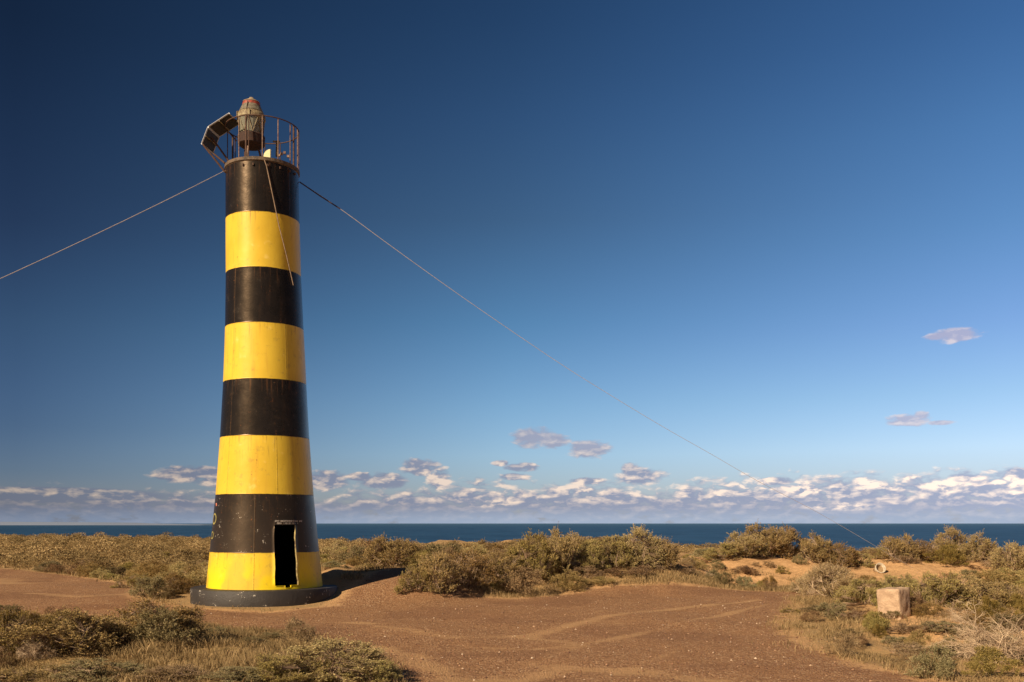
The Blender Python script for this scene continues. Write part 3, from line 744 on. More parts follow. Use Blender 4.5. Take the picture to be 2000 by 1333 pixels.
bkx, bky = ray_ground(1720, 1120)
BK = empty('bucket', (bkx, bky, float(H(bkx,bky))+0.16))
tag(BK, 'white bucket lying on its side in the sand below the right bushes', 'bucket')
pwhite = flat('dirty_white_plastic', (0.55,0.48,0.37), 0.7, col2=(0.34,0.26,0.17), scale=9)
bk = MB().lathe([(0.13,-0.30),(0.175,0.0)], n=28, caps=False).build('bucket_wall', pwhite, BK, smooth=True)
sm = bk.modifiers.new('thickness','SOLIDIFY'); sm.thickness = 0.008
MB().tube([(0.185*math.cos(a),0.185*math.sin(a),0) for a in np.linspace(0,2*math.pi,33)], 0.018, 6, cap=False).build('bucket_rim', flat('rim_white',(0.66,0.60,0.49),0.6,col2=(0.42,0.34,0.24),scale=12), BK, smooth=True)
MB().lathe([(0.01,-0.30),(0.128,-0.30),(0.128,-0.29),(0.01,-0.29)], n=24).build('bucket_base', pwhite, BK)
MB().lathe([(0.01,-0.12),(0.155,-0.10),(0.15,-0.2),(0.01,-0.2)], n=24).build('sand_fill', flat('sand_in_bucket',(0.36,0.24,0.13),0.95,scale=22), BK)
BK.rotation_euler = Vector((0.14,-0.90,0.40)).to_track_quat('Z','Y').to_euler(); BK.scale = (0.85,0.85,0.85)

# ------------------------------------------------------------------ vegetation
def leafmat(name, stops, tip, rough=0.8):
    m, t, b = newmat(name)
    v = attr(t, 'v'); k = attr(t, 'tip')
    oi = t.n('ShaderNodeObjectInfo').outputs['Random']
    c = t.ramp(v, stops)
    c = t.mix(t.m('MULTIPLY', k, 0.75), c, tip)
    hs = t.n('ShaderNodeHueSaturation'); t.l(c, hs.inputs['Color'])
    t.l(t.m('ADD', 0.485, t.m('MULTIPLY', oi, 0.03)), hs.inputs['Hue'])
    t.l(t.m('ADD', 0.72, t.m('MULTIPLY', oi, 0.56)), hs.inputs['Value'])
    t.l(t.m('ADD', 1.08, t.m('MULTIPLY', oi, -0.22)), hs.inputs['Saturation'])
    t.l(hs.outputs[0], b.inputs['Base Color']); b.inputs['Roughness'].default_value = rough
    b.inputs['Specular IOR Level'].default_value = 0.2
    tr_ = t.n('ShaderNodeBsdfTranslucent'); t.l(hs.outputs[0], tr_.inputs[0])
    mx = t.n('ShaderNodeMixShader'); mx.inputs[0].default_value = 0.3; t.l(b.outputs[0], mx.inputs[1]); t.l(tr_.outputs[0], mx.inputs[2])
    t.l(mx.outputs[0], [n_ for n_ in m.node_tree.nodes if n_.type == 'OUTPUT_MATERIAL'][0].inputs[0])
    return m
OLIVE = leafmat('olive_tan_leaves', [(0,(0.141,0.110,0.040)),(0.4,(0.294,0.222,0.082)),(0.75,(0.441,0.330,0.130)),(1,(0.588,0.448,0.215))], (0.633,0.437,0.190))
BROOM = leafmat('yellow_green_leaves', [(0,(0.136,0.119,0.034)),(0.45,(0.305,0.249,0.072)),(1,(0.497,0.386,0.135))], (0.588,0.426,0.150))
PURPLE = leafmat('grey_brown_leaves', [(0,(0.158,0.106,0.058)),(0.5,(0.305,0.202,0.105)),(1,(0.475,0.325,0.180))], (0.520,0.347,0.180))
SAGE = leafmat('grey_green_leaves', [(0,(0.125,0.105,0.048)),(0.5,(0.27,0.222,0.105)),(1,(0.43,0.34,0.18))], (0.48,0.36,0.18))
STRAW = leafmat('dry_grass_blades', [(0,(0.17,0.130,0.062)),(0.4,(0.34,0.25,0.118)),(1,(0.58,0.43,0.23))], (0.56,0.41,0.21))
WOOD = flat('grey_twigs', (0.42,0.30,0.20), 0.9, col2=(0.20,0.13,0.09), scale=8)
PALE = flat('bleached_twigs', (0.60,0.46,0.31), 0.85, col2=(0.34,0.24,0.16), scale=8)

def tri_tubes(A, B, ra, rb):
    """many 3-sided sticks at once"""
    n = len(A); d = B-A; d /= np.linalg.norm(d,axis=1,keepdims=True)+1e-9
    up = np.where(np.abs(d[:,2:3])<0.9, np.array([[0,0,1.]]), np.array([[1.,0,0]]))
    u = np.cross(d, up); u /= np.linalg.norm(u,axis=1,keepdims=True); v = np.cross(d,u)
    V = []
    for P_, r_ in ((A,ra),(B,rb)):
        for k in range(3):
            a = 2*math.pi*k/3; V.append(P_+(u*math.cos(a)+v*math.sin(a))*np.reshape(r_,(-1,1)))
    V = np.stack(V,1).reshape(-1,3); b = np.arange(n)[:,None]*6
    Fq = np.concatenate([b+np.array([[k,(k+1)%3,3+(k+1)%3,3+k]]) for k in range(3)])
    return V, Fq

def make_bush(seed, twigs=620, leaves=13, leaf=(0.030,0.011), lump=0.22, spiky=0.5, H0=0.8, upr=0.6, tl=(0.08,0.17), tipk=0.5, inner=0.22, clumps=34):
    g = np.random.default_rng(seed)
    # lumpy dome: a few lobes give the outline
    nl = 9; la = g.uniform(0,2*math.pi,nl); lz_ = g.uniform(0.05,0.95,nl)
    L = np.stack([np.cos(la)*np.sqrt(1-lz_**2), np.sin(la)*np.sqrt(1-lz_**2), lz_],1); lw = g.uniform(0.5,1.0,nl)
    def Rd(D):
        c = D@L.T; return 1-lump+lump*1.5*np.max(lw*np.clip((c-0.72)/0.28,0,1)**0.8,axis=1)
    nc = clumps
    a = g.uniform(0,2*math.pi,nc); z = g.uniform(0.02,1.0,nc)**0.9; q_ = np.sqrt(1-z*z)
    Dc = np.stack([np.cos(a)*q_,np.sin(a)*q_,z],1); Dc = Dc + 0.4*L[g.integers(0,nl,nc)]*(g.random((nc,1))<0.5); Dc /= np.linalg.norm(Dc,axis=1,keepdims=True)
    rc = Rd(Dc)*(0.70+0.26*g.random(nc)); crad = g.uniform(0.055,0.13,nc)
    Cc = Dc*rc[:,None]*np.array([0.5,0.5,H0])
    ci = g.integers(0,nc,twigs)
    o_ = g.normal(0,1,(twigs,3)); o_ /= np.linalg.norm(o_,axis=1,keepdims=True); o_ += 0.7*Dc[ci]; o_ /= np.linalg.norm(o_,axis=1,keepdims=True)
    rr = np.repeat(0.7,twigs)
    P0 = Cc[ci]+o_*(crad[ci]*g.random(twigs)**0.5)[:,None]
    fl_ = g.random(twigs) < inner                              # some twigs fill the heart of the bush
    P0[fl_] *= g.uniform(0.3,0.8,(fl_.sum(),1)); rr[fl_] = 0.3
    P0[:,2] = np.maximum(P0[:,2],0.01)
    T = o_*0.75+Dc[ci]*0.35+np.array([0,0,upr])+g.normal(0,0.28,(twigs,3)); T /= np.linalg.norm(T,axis=1,keepdims=True)
    ln = g.uniform(tl[0],tl[1],twigs)*0.75*(1+spiky*(g.random(twigs)<0.12)*1.3)
    P1 = P0+T*ln[:,None]
    # leaves
    k = leaves; u = (np.arange(k)+0.5)/k
    C0 = P0[:,None,:]+(P1-P0)[:,None,:]*(u[None,:,None]**0.8)
    C0 = (C0+g.normal(0,0.006,(twigs,k,3))).reshape(-1,3)
    n = len(C0)
    DL = np.repeat(T,k,0)*0.7+g.normal(0,0.75,(n,3)); DL /= np.linalg.norm(DL,axis=1,keepdims=True)
    W = np.cross(DL,g.normal(0,1,(n,3))); W /= np.linalg.norm(W,axis=1,keepdims=True)
    l = leaf[0]*g.uniform(0.6,1.35,n)[:,None]; ww = leaf[1]*g.uniform(0.7,1.3,n)[:,None]
    V = np.stack([C0-W*ww*0.4, C0+DL*l*0.5-W*ww, C0+DL*l, C0+DL*l*0.45+W*ww],1).reshape(-1,3)
    Fq = np.arange(n*4).reshape(n,4)
    cv = g.random(nc); tw = np.repeat(0.5*g.random(twigs)+0.5*cv[ci],k); v = np.clip(0.62*tw+0.42*g.random(n)-0.02,0,1)
    tip = np.tile(u**3,twigs)*np.repeat(g.random(twigs)<0.75,k)*tipk*2*np.repeat(rr>0.6,k)
    zq = float(np.percentile(V[:,2], 98.5))
    fol = npmesh('foliage', V, Fq, {'v':np.repeat(v,4),'tip':np.clip(np.repeat(tip,4),0,1)})
    # stems: main stems and the twigs themselves
    ns = 16; aa = g.uniform(0,2*math.pi,ns); zz = g.uniform(0.15,0.95,ns)
    S1 = np.stack([np.cos(aa)*np.sqrt(1-zz**2)*0.36,np.sin(aa)*np.sqrt(1-zz**2)*0.36,zz*H0*0.75],1)
    S0 = g.normal(0,0.03,(ns,3)); S0[:,2] = -0.03
    Sm = (S0+S1)/2*np.array([1.15,1.15,0.85])+g.normal(0,0.02,(ns,3))
    A = [S0,Sm]; B = [Sm,S1]; ra = [np.full(ns,0.012),np.full(ns,0.009)]; rb = [np.full(ns,0.009),np.full(ns,0.005)]
    # branches from the nearest stem point to twig starts
    pool = np.concatenate([Sm,S1,(Sm+S1)/2]); sel = g.random(twigs)<0.5
    dd = np.linalg.norm(P0[sel][:,None]-pool[None],axis=2); nn = pool[np.argmin(dd,1)]
    A += [nn,P0]; B += [P0[sel],P1]; ra += [np.full(sel.sum(),0.004),np.full(twigs,0.0028)]; rb += [np.full(sel.sum(),0.0025),np.full(twigs,0.0012)]
    Vs, Fs = tri_tubes(np.concatenate(A),np.concatenate(B),np.concatenate(ra),np.concatenate(rb))
    stm = npmesh('stems', Vs, Fs)
    fol['z'] = zq
    return fol, stm

def bush_set(mat, wood, seeds, **kw):
    out = []
    for s in seeds:
        f_, st_ = make_bush(s, **kw); f_.materials.append(mat); st_.materials.append(wood); out.append((f_, st_))
    return out
KIND = {
 'olive': bush_set(OLIVE, WOOD, (1,2,3,4), twigs=1150, leaves=13, leaf=(0.021,0.0075), lump=0.28, clumps=40, tipk=0.55),
 'broom': bush_set(BROOM, WOOD, (11,12,13), clumps=26, twigs=1200, leaves=12, leaf=(0.024,0.0062), lump=0.15, upr=1.0, tl=(0.09,0.16), tipk=0.45, spiky=0.2),
 'purple': bush_set(PURPLE, WOOD, (21,22), twigs=900, leaves=8, leaf=(0.024,0.008), lump=0.12, tl=(0.06,0.13), tipk=0.3, spiky=0.8),
 'sage': bush_set(SAGE, WOOD, (31,32), twigs=800, leaves=13, leaf=(0.028,0.009), lump=0.2, tl=(0.08,0.16), tipk=0.3),
 'thorn': bush_set(STRAW, PALE, (41,42), twigs=1300, leaves=10, leaf=(0.026,0.007), lump=0.2, upr=0.8, tl=(0.10,0.20), tipk=0.6, spiky=0.9),
}
def dead_bush(seed):
    g = np.random.default_rng(seed); A=[];B=[];ra=[];rb=[]
    def grow(p, d, l, r, depth):
        nseg = 3; q = p
        for i in range(nseg):
            d = d+g.normal(0,0.22,3); d /= np.linalg.norm(d); q2 = q+d*l/nseg
            A.append(q);B.append(q2);ra.append(r*(1-0.2*i));rb.append(r*(1-0.2*(i+1))); q = q2
            if depth > 0:
                for _ in range(2):
                    dd = d+g.normal(0,0.75,3); dd /= np.linalg.norm(dd); grow(q, dd, l*g.uniform(0.45,0.7), r*0.55, depth-1)
    for _ in range(16):
        a = g.uniform(0,2*math.pi); z = g.uniform(0.1,1); d = np.array([math.cos(a)*(1-z*0.6),math.sin(a)*(1-z*0.6),z*0.8])
        grow(np.array([g.normal(0,0.04),g.normal(0,0.04),0.]), d/np.linalg.norm(d), g.uniform(0.22,0.36), 0.008, 3)
    V,Fq = tri_tubes(np.array(A),np.array(B),np.array(ra),np.array(rb)); me = npmesh('stems',V,Fq); me.materials.append(PALE); return me
DEAD = dead_bush(5)

BN = {'olive':('bush','olive-tan bush'),'broom':('bush','yellow-green bush'),'purple':('low_shrub','grey-brown shrub'),'sage':('low_shrub','grey-green shrub'),'thorn':('thorn_bush','straw-coloured thorny bush')}
brnd = random.Random(77); bcount = {}
placed = [(gp(300,1320)[0],gp(300,1320)[1],1.5),(bkx,bky,1.6),(bkx-0.05,bky-0.9,1.9),(gp(520,1300)[0],gp(520,1300)[1],3.0),(gp(420,1270)[0],gp(420,1270)[1],1.6),(bkx-0.05,bky-1.8,1.4),(bkx-0.1,bky-2.5,0.8),(BLK[0],BLK[1],0.9),(BLK[0]-0.3,BLK[1]-1.0,0.9)]
def put_bush(x, y, wdt, hgt, kind, label, group=None, parts=True, sink=0.03):
    k = brnd.randrange(len(KIND[kind])) ; f_, s_ = KIND[kind][k]
    z = float(H(x, y)) - sink
    rz = brnd.uniform(0, 6.28); sc = (wdt, wdt*brnd.uniform(0.85,1.1), hgt/f_['z'])
    nm = BN[kind][0]
    cat = 'shrub' if nm == 'low_shrub' else 'bush'
    if parts:
        e = empty(nm, (x,y,z)); e.rotation_euler = (0,0,rz); e.scale = sc
        link('foliage', f_, e); link('stems', s_, e)
    else:
        e = link(nm, f_, loc=(x,y,z)); e.rotation_euler = (0,0,rz); e.scale = sc
    tag(e, label, cat, group); placed.append((x,y,wdt)); return e

#BUSHES
HERO = [
 # px centre, base row, width px, top row, kind, label
 (290,1262,205,1172,'olive','largest dark olive bush of the left foreground, in front of the plinth'),
 (215,1268,110,1205,'olive','rounded olive bush joined to the left side of the big foreground bush'),
 (120,1285,190,1192,'olive','wide olive bush with bare grey twigs near the lower left corner'),
 (28,1290,120,1190,'broom','yellowish bush cut by the left edge of the picture'),
 (12,1218,60,1180,'sage','dark low shrub at the left edge beside the dirt track'),
 (640,1336,215,1248,'olive','tan bush at the bottom edge below the lighthouse plinth'),
 (560,1345,140,1275,'broom','low yellowish bush left of the tan bush at the bottom edge'),
 (735,1345,120,1288,'broom','grassy low bush at the end of the bottom clump beside the gravel'),
 (430,1244,60,1222,'sage','small dark shrub right of the big foreground bush'),
 (530,1250,40,1232,'sage','tiny dark shrub on the grass edge below the plinth'),
 (498,1262,44,1240,'sage','small shrub in the grass left of the tiny dark one'),
 (200,1335,150,1285,'sage','low grey-green shrub at the bottom edge under the big bush'),
 (345,1338,130,1296,'purple','low brown shrub at the bottom edge left of centre clump'),
 (60,1345,150,1300,'olive','low olive bush in the bottom left corner'),
 (450,1340,110,1300,'sage','low grey shrub at the bottom between two larger bushes'),
 (290,1168,56,1126,'sage','dark upright shrub left of the plinth at the track edge'),
 (318,1170,52,1146,'sage','small dark shrub at the foot of the upright one'),
 (345,1158,66,1118,'olive','round bush close behind the left side of the plinth'),
 (262,1150,70,1120,'broom','pale yellowish bush at the back of the left track'),
 (222,1128,48,1106,'sage','dark flat shrub on the far edge of the left track'),
 (98,1118,50,1096,'sage','dark shrub at the far edge of the track near the left'),
 (170,1112,60,1090,'olive','olive bush behind the far edge of the left track'),
 (385,1140,62,1100,'olive','bush rising just left of the lowest yellow band'),
 (375,1108,70,1072,'olive','brown bush behind the left side of the tower foot'),
 (330,1104,66,1078,'broom','yellowish bush in the scrub left of the tower foot'),
 (60,1100,56,1080,'sage','dark bush in the scrub near the left edge'),
 (770,1108,110,1050,'olive','round tan bush standing behind the tower shadow'),
 (700,1104,40,1066,'sage','narrow dark bush at the far corner of the tower shadow'),
 (668,1104,56,1070,'broom','yellowish bush directly right of the tower foot'),
 (655,1100,60,1058,'olive','brown bush touching the right side of the tower'),
 (812,1158,80,1100,'broom','leftmost green-yellow bush of the row beside the gravel, by the tower shadow'),
 (850,1156,96,1082,'olive','tan bush second from the tower shadow in the middle row'),
 (915,1150,100,1076,'olive','tall tan bush in the middle of the row beside the gravel'),
 (975,1146,92,1080,'olive','bush right of the tall tan one in the middle row'),
 (1020,1132,90,1068,'broom','bush at the right end of the front middle row'),
 (888,1096,84,1058,'olive','bush showing behind the middle row'),
 (960,1092,80,1056,'olive','brown bush in the second row, behind the tall tan bush'),
 (1040,1098,110,1044,'broom','large yellow-green bush right of the middle row'),
 (1100,1094,80,1038,'olive','dome-topped bush breaking the horizon right of centre'),
 (1150,1096,80,1056,'broom','olive bush between the two bushes that break the sea line'),
 (1195,1102,90,1048,'broom','green bush joined to the left of the tall craggy bush'),
 (1247,1104,88,1032,'olive','tall craggy bush breaking the sea line right of centre'),
 (1296,1092,66,1054,'olive','low bush right of the tall craggy bush'),
 (1140,1138,72,1104,'purple','rounded grey-brown shrub at the end of the middle row'),
 (1196,1130,54,1108,'purple','small grey-brown shrub beside the rounded one'),
 (1252,1130,54,1103,'purple','lone grey-brown shrub on the bare sand in the middle'),
 (1060,1134,60,1100,'purple','grey-brown shrub in front of the yellow-green bush'),
 (1100,1126,50,1098,'olive','small tan bush behind the rounded grey-brown shrub'),
 (1342,1124,40,1108,'purple','tiny spiky shrub on the sand right of the lone shrub'),
 (1452,1128,60,1104,'purple','flat brown shrub in the grass below the sand bank'),
 (1408,1098,72,1062,'broom','low dark green bush at the left foot of the big right bush'),
 (1455,1092,84,1042,'olive','left shoulder of the big bush clump above the sand bank'),
 (1500,1092,96,1027,'olive','tallest bush of the clump above the sand bank'),
 (1540,1092,72,1032,'olive','right-hand bush of the clump above the sand bank'),
 (1595,1106,74,1045,'olive','orange-tipped bush right of the big clump'),
 (1638,1112,72,1062,'olive','low orange-tipped bush next to the wire end'),
 (1676,1108,60,1076,'broom','small bush just left of where the wire comes down'),
 (1588,1160,70,1118,'thorn','smaller straw-coloured thorny bush touching the tip of the gravel'),
 (1625,1168,104,1104,'thorn','large straw-coloured thorny bush at the end of the gravel'),
 (1690,1186,96,1130,'broom','green bush directly left of the stone block'),
 (1752,1172,110,1124,'broom','wide green bush directly behind the stone block'),
 (1825,1186,110,1120,'broom','wide green bush right of the stone block'),
 (1895,1192,100,1128,'olive','olive bush right of the wide green one, near the right edge'),
 (1965,1190,100,1136,'olive','low olive bush at the right edge behind the dead branches'),
 (1752,1098,64,1046,'olive','orange-tipped bush right of where the wire comes down'),
 (1800,1098,66,1056,'olive','bush between the two peaks of the far right clump'),
 (1858,1098,70,1032,'olive','pointed bush forming the peak of the far right clump'),
 (1908,1100,62,1044,'olive','right end bush of the far right clump'),
 (1978,1126,74,1062,'olive','bush cut by the right edge below the sea'),
 (1955,1118,60,1084,'purple','brown shrub at the right end of the sand bank'),
 (1730,1094,40,1072,'broom','small bush behind the white bucket'),
 (1770,1106,52,1084,'purple','dark twiggy shrub right of the white bucket'),
 (1628,1212,62,1176,'sage','grey-green shrub in front of the thorny bush'),
 (1590,1196,48,1180,'sage','small grey shrub at the edge of the gravel on the right'),
 (1545,1198,36,1186,'broom','tuft-like yellow shrub on the gravel edge'),
 (1676,1216,60,1192,'purple','brown shrub left of the stone block foot'),
 (1744,1212,36,1190,'sage','small green shrub against the front of the stone block'),
 (1662,1244,38,1226,'sage','small bright green shrub in the open sand at the right'),
 (1768,1284,66,1252,'purple','low brown shrub on the sand under the stone block'),
 (1750,1262,52,1240,'sage','low grey-green shrub between the block and the brown shrub'),
 (1785,1244,80,1216,'purple','low brown shrub just below the stone block'),
 (1850,1240,90,1212,'sage','spreading grey-green shrub right of the block foot'),
 (1905,1250,80,1222,'sage','grey-green shrub left of the dead branches'),
 (1860,1290,90,1258,'sage','low shrub on the sand left of the dead branches'),
 (1975,1240,80,1196,'sage','shrub behind the dead branches at the right edge'),
]
for (px, by_, wp_, top, kind, lab) in HERO:
    x, y = ray_ground(px, by_ if by_ < 1400 else 1400)
    if 1010 < px < 1350 and by_ < 1112: y = 25.6 + (px-1010)/340*1.8
    wd_ = wp_/F*y; y2 = y + (wd_*0.35 if y > 24 or y < 20 else wd_*0.15)
    hgt = EYE+(HY-top)/F*y2 - float(H((px-CX)/F*y2, y2))
    put_bush((px-CX)/F*y2, y2, wd_*(1.2 if y < 20 else 1.1), max(hgt*1.0, 0.08), kind, lab, 'bushes and shrubs around the lighthouse')
# dead branches bottom right
x, y = ray_ground(1965, 1300)
de = empty('dead_bush', (x+0.05, y+0.35, float(H(x,y+0.35))-0.02)); de.scale = (1.75,1.4,1.35)
link('stems', DEAD, de); tag(de, 'tangle of bare bleached branches in the lower right corner', 'bush')

for i_, (px, by_, wp_, top, lab) in enumerate([(1390,1128,44,1110,'dead twiggy shrub on the sand between two live shrubs, middle right'),(1285,1112,40,1096,'small dead bush at the sand edge under the craggy bush'),(1345,1112,36,1098,'dark dead twigs on the sand right of the craggy bush'),
        (985,1146,60,1118,'bare grey branches in front of the middle row of bushes'),(70,1290,90,1214,'bare grey branches standing in the lower left bushes'),(1880,1215,70,1180,'bare pale branches behind the dead tangle at right')]):
    x, y = ray_ground(px, by_); e = empty('dead_bush', (x, y, float(H(x,y))-0.02)); w_ = wp_/F*y
    e.scale = (w_, w_, (by_-top)/F*y*1.4); e.rotation_euler = (0,0,i_*1.3); link('stems', DEAD, e); tag(e, lab, 'bush')
# random scrub: individuals near, one mass beyond
def blocked(x, y, wd_):
    if road_sd(x, y) > -0.15*wd_-0.1: return True
    if math.hypot(x-TX, y-TY) < 1.9+wd_/2: return True
    if y < 21 and x > 4: return True
    k = x/y*F+CX
    if 4.0 < x < 13.5 and 22 < y < 32.5: return True
    if -6.0 < x < -3 and 20 < y < 26: return True
    su, sv = -(x-TX)*sd.x/math.hypot(sd.x,sd.y)-(y-TY)*sd.y/math.hypot(sd.x,sd.y), (x-TX)*sd.y/math.hypot(sd.x,sd.y)-(y-TY)*sd.x/math.hypot(sd.x,sd.y)
    if 0 < su < 17 and abs(sv) < 1.3+wd_/2: return True
    for (a, c, d) in placed:
        if (a-x)**2+(c-y)**2 < (0.34*(d+wd_))**2: return True
    return False
rs = random.Random(12); field = []
tries = 0
while len(field) < 2300 and tries < 60000:
    tries += 1
    y = 24 + 100*rs.random()**1.0; x = (rs.uniform(-0.66, 0.62))*y
    if y > float(edge_y(x)) + 4: continue
    wd_ = rs.choice((0.7,0.9,1.1,1.4))*rs.uniform(0.8,1.2)
    if y > 45: wd_ *= 1.15
    if blocked(x, y, wd_): continue
    hg = wd_*rs.uniform(0.34,0.52)
    if x > 2: hg *= 0.75
    hg *= rs.choice((0.7,1.0,1.25)) if y < 60 else 1
    # scrub stays low where the sea shows over it: how far below eye level its tops lie, from left to right
    row = float(np.interp(x/y*F+CX, [0,515,640,760,800,1000,1030,1290,1300,1430,1440,1560,1580,1700,1720,2000], [1042,1042,1048,1052,1062,1062,1048,1048,1060,1060,1045,1045,1072,1072,1062,1060]))
    hg = min(hg, EYE-(row+rs.uniform(-4,10)-HY)/F*y - float(H(x,y)))
    if hg < 0.14: continue
    placed.append((x,y,wd_)); field.append((x,y,wd_,hg))
field.sort(key=lambda f_: f_[1]+ (0 if abs(f_[0]/f_[1]) < 0.54 else 1000))
GL = [('left','knee-high brown bush in the scrub field left of the tower'),('mid','knee-high brown bush in the scrub between the tower and the sea'),('right','low bush on the cliff edge under the sea line at right')]
kinds = ['olive']*6+['purple']*3+['broom']*3+['sage']*2
NIND = 190
for (x, y, wd_, hg) in field[:NIND]:
    k = x/y*F+CX
    kd = rs.choice(kinds); ad = {'olive':'tan','broom':'yellow-green','purple':'grey-brown','sage':'grey-green'}[kd]
    for kx, zone in ((130,'near the left edge'),(300,'beyond the left track'),(515,'just left of the tower'),(760,'just right of the tower'),(1010,'behind the middle row'),(1290,'behind the craggy bushes'),(1450,'below the notch of sea'),(1700,'behind the sand bank clump'),(9999,'on the far right cliff edge')):
        if k < kx: break
    hw = 'low' if hg < 0.42 else 'tall'; fw = 'in the front scrub' if y < 36 else 'in the back scrub'
    e = put_bush(x, y, wd_, hg, kd, f'{hw} {ad} bush {fw} {zone}', f'{hw} {ad} bushes {fw} {zone}', parts=False)
    e.name = 'scrub_bush'; e['category'] = 'bush'
# low shrubs one can tell apart on the near ground
for (n_, x0, x1, y0, y1, where) in ((20, -8.6, -1.1, 10.6, 16.6, 'left foreground'), (30, 4.2, 10.5, 11.0, 19.5, 'right foreground'), (46, 3.0, 12.5, 23.5, 32.0, 'sandy ground below the right bushes')):
    c_ = 0; tr_ = 0
    while c_ < n_ and tr_ < 2000:
        tr_ += 1; y = rs.uniform(y0, y1); x = rs.uniform(max(x0, -0.54*y), min(x1, 0.54*y))
        if road_sd(x, y) > -0.25 or any((a-x)**2+(c-y)**2 < (0.42*d)**2+0.02 for a, c, d in placed) or math.hypot(x-TX,y-TY) < 2.1: continue
        wd_ = rs.uniform(0.25, 0.62)*(1.35 if x < 0 else 1.1); kd = rs.choice(('purple','sage','olive','broom','purple'))
        ad = {'olive':'tan','broom':'yellow-green','purple':'grey-brown','sage':'grey-green'}[kd]
        pos_ = 'near the road edge' if road_sd(x, y) > -1.0 else ('close to the camera' if y < (y0+y1)/2 else 'farther back')
        sz = 'tiny' if wd_ < 0.36 else 'small'
        e = put_bush(x, y, wd_, wd_*rs.uniform(0.40,0.7), kd, f'{sz} {ad} shrub on the {where}, {pos_}', f'{sz} {ad} shrubs on the {where} {pos_}', parts=False)
        e.name = 'low_shrub'; e['category'] = 'shrub'; c_ += 1
# the rest: one mass of scrub
def lite(seed, n=420):
    g = np.random.default_rng(seed)
    a = g.uniform(0,2*math.pi,n); z = g.random(n)**0.8; s = np.sqrt(1-z*z); D = np.stack([np.cos(a)*s,np.sin(a)*s,z],1)
    la = g.normal(0,1,(6,3)); la[:,2]=np.abs(la[:,2]); la/=np.linalg.norm(la,axis=1,keepdims=True)
    rr = (0.8+0.35*np.max(np.clip(D@la.T-0.7,0,1)/0.3,axis=1))*(0.6+0.4*g.random(n)**0.4)
    Pc = D*rr[:,None]*np.array([0.5,0.5,0.86]); Pc[:,2]+=0.0
    T = D*0.5+np.array([0,0,0.7])+g.normal(0,0.6,(n,3)); T/=np.linalg.norm(T,axis=1,keepdims=True)
    W = np.cross(T,g.normal(0,1,(n,3))); W/=np.linalg.norm(W,axis=1,keepdims=True)
    l = g.uniform(0.05,0.12,n)[:,None]; ww = g.uniform(0.014,0.032,n)[:,None]
    V = np.stack([Pc-W*ww, Pc+T*l*0.5-W*ww*0.8, Pc+T*l, Pc+T*l*0.4+W*ww],1)
    return V, g.random(n)
LT = [lite(s) for s in range(5)]
Vs = []; vs = []
g = np.random.default_rng(8)
for (x, y, wd_, hg) in field[NIND:]:
    V, vv = LT[g.integers(5)]; a = g.uniform(0,6.28); ca, sa = math.cos(a), math.sin(a)
    W = V.copy(); W[...,0] = (V[...,0]*ca-V[...,1]*sa)*wd_; W[...,1] = (V[...,0]*sa+V[...,1]*ca)*wd_; W[...,2] = V[...,2]*hg/0.86
    W += np.array([x,y,float(H(x,y))-0.03]); Vs.append(W.reshape(-1,3)); vs.append(np.repeat(np.clip(vv*0.45+g.random()*0.6-0.05,0,1),4))
Vs = np.concatenate(Vs); vs = np.concatenate(vs)
fm = npmesh('distant_scrub', Vs, np.arange(len(Vs)).reshape(-1,4), {'v':vs,'tip':vs*0})
FAR = leafmat('distant_scrub_leaves', [(0,(0.13,0.088,0.038)),(0.4,(0.26,0.175,0.072)),(0.75,(0.40,0.265,0.115)),(1,(0.52,0.36,0.18))], (0.42,0.27,0.12))
fm.materials.append(FAR)
tag(link('distant_scrub', fm), kind='stuff')

# dry grass: one mass of blades
g = np.random.default_rng(21)
def blades(X, Y, hmin, hmax, wmin=0.004, wmax=0.009):
    n = len(X); Z = H(X, Y)
    h = g.uniform(hmin,hmax,n)*(0.6+0.8*vnoise(X*1.7,Y*1.7,4)); a = g.uniform(0,6.28,n); ln = g.uniform(0.1,0.7,n)*h
    w_ = g.uniform(wmin,wmax,n); b_ = g.uniform(0,6.28,n)
    P0 = np.stack([X,Y,Z-0.01],1); wv = np.stack([np.cos(b_)*w_,np.sin(b_)*w_,0*w_],1)
    tipv = P0+np.stack([np.cos(a)*ln,np.sin(a)*ln,h],1); midv = P0+np.stack([np.cos(a)*ln*0.3,np.sin(a)*ln*0.3,h*0.6],1)
    return np.stack([P0-wv,P0+wv,midv+wv*0.7,tipv,midv-wv*0.7],1).reshape(-1,3), n
def region(n, x0, x1, y0, y1, dens):
    X = g.uniform(x0,x1,n); Y = g.uniform(y0,y1,n); keep = g.random(n) < dens(X,Y); return X[keep], Y[keep]
clump = lambda X, Y, s, lo, hi: ss(lo,hi,vnoise(X*s,Y*s,6)*0.6+vnoise(X*s*2.7,Y*s*2.7,7)*0.4)
RG = []
off = lambda X, Y: ss(0.10,-0.25,road_sd(X,Y)+fbm(X,Y,1.4,3,9)*0.9)
nt = lambda X, Y: (np.hypot(X-TX,Y-TY)>1.9)&~((X>-4.8)&(X<-3.0)&(Y>20)&(Y<23.5))
X, Y = region(170000, -9.5, -0.6, 9.8, 18.5, lambda X,Y: off(X,Y)*(0.15+0.85*clump(X,Y,1.1,0.35,0.65))*nt(X,Y)); RG.append(blades(X,Y,0.025,0.11,0.003,0.006))
X, Y = region(110000, 3.5, 13, 9.8, 24, lambda X,Y: off(X,Y)*clump(X,Y,1.2,0.46,0.72)); RG.append(blades(X,Y,0.02,0.08,0.003,0.006))
X, Y = region(70000, -4.2, 10.5, 20.8, 30, lambda X,Y: off(X,Y)*clump(X,Y,0.9,0.42,0.66)*nt(X,Y)); RG.append(blades(X,Y,0.03,0.14,0.004,0.009))
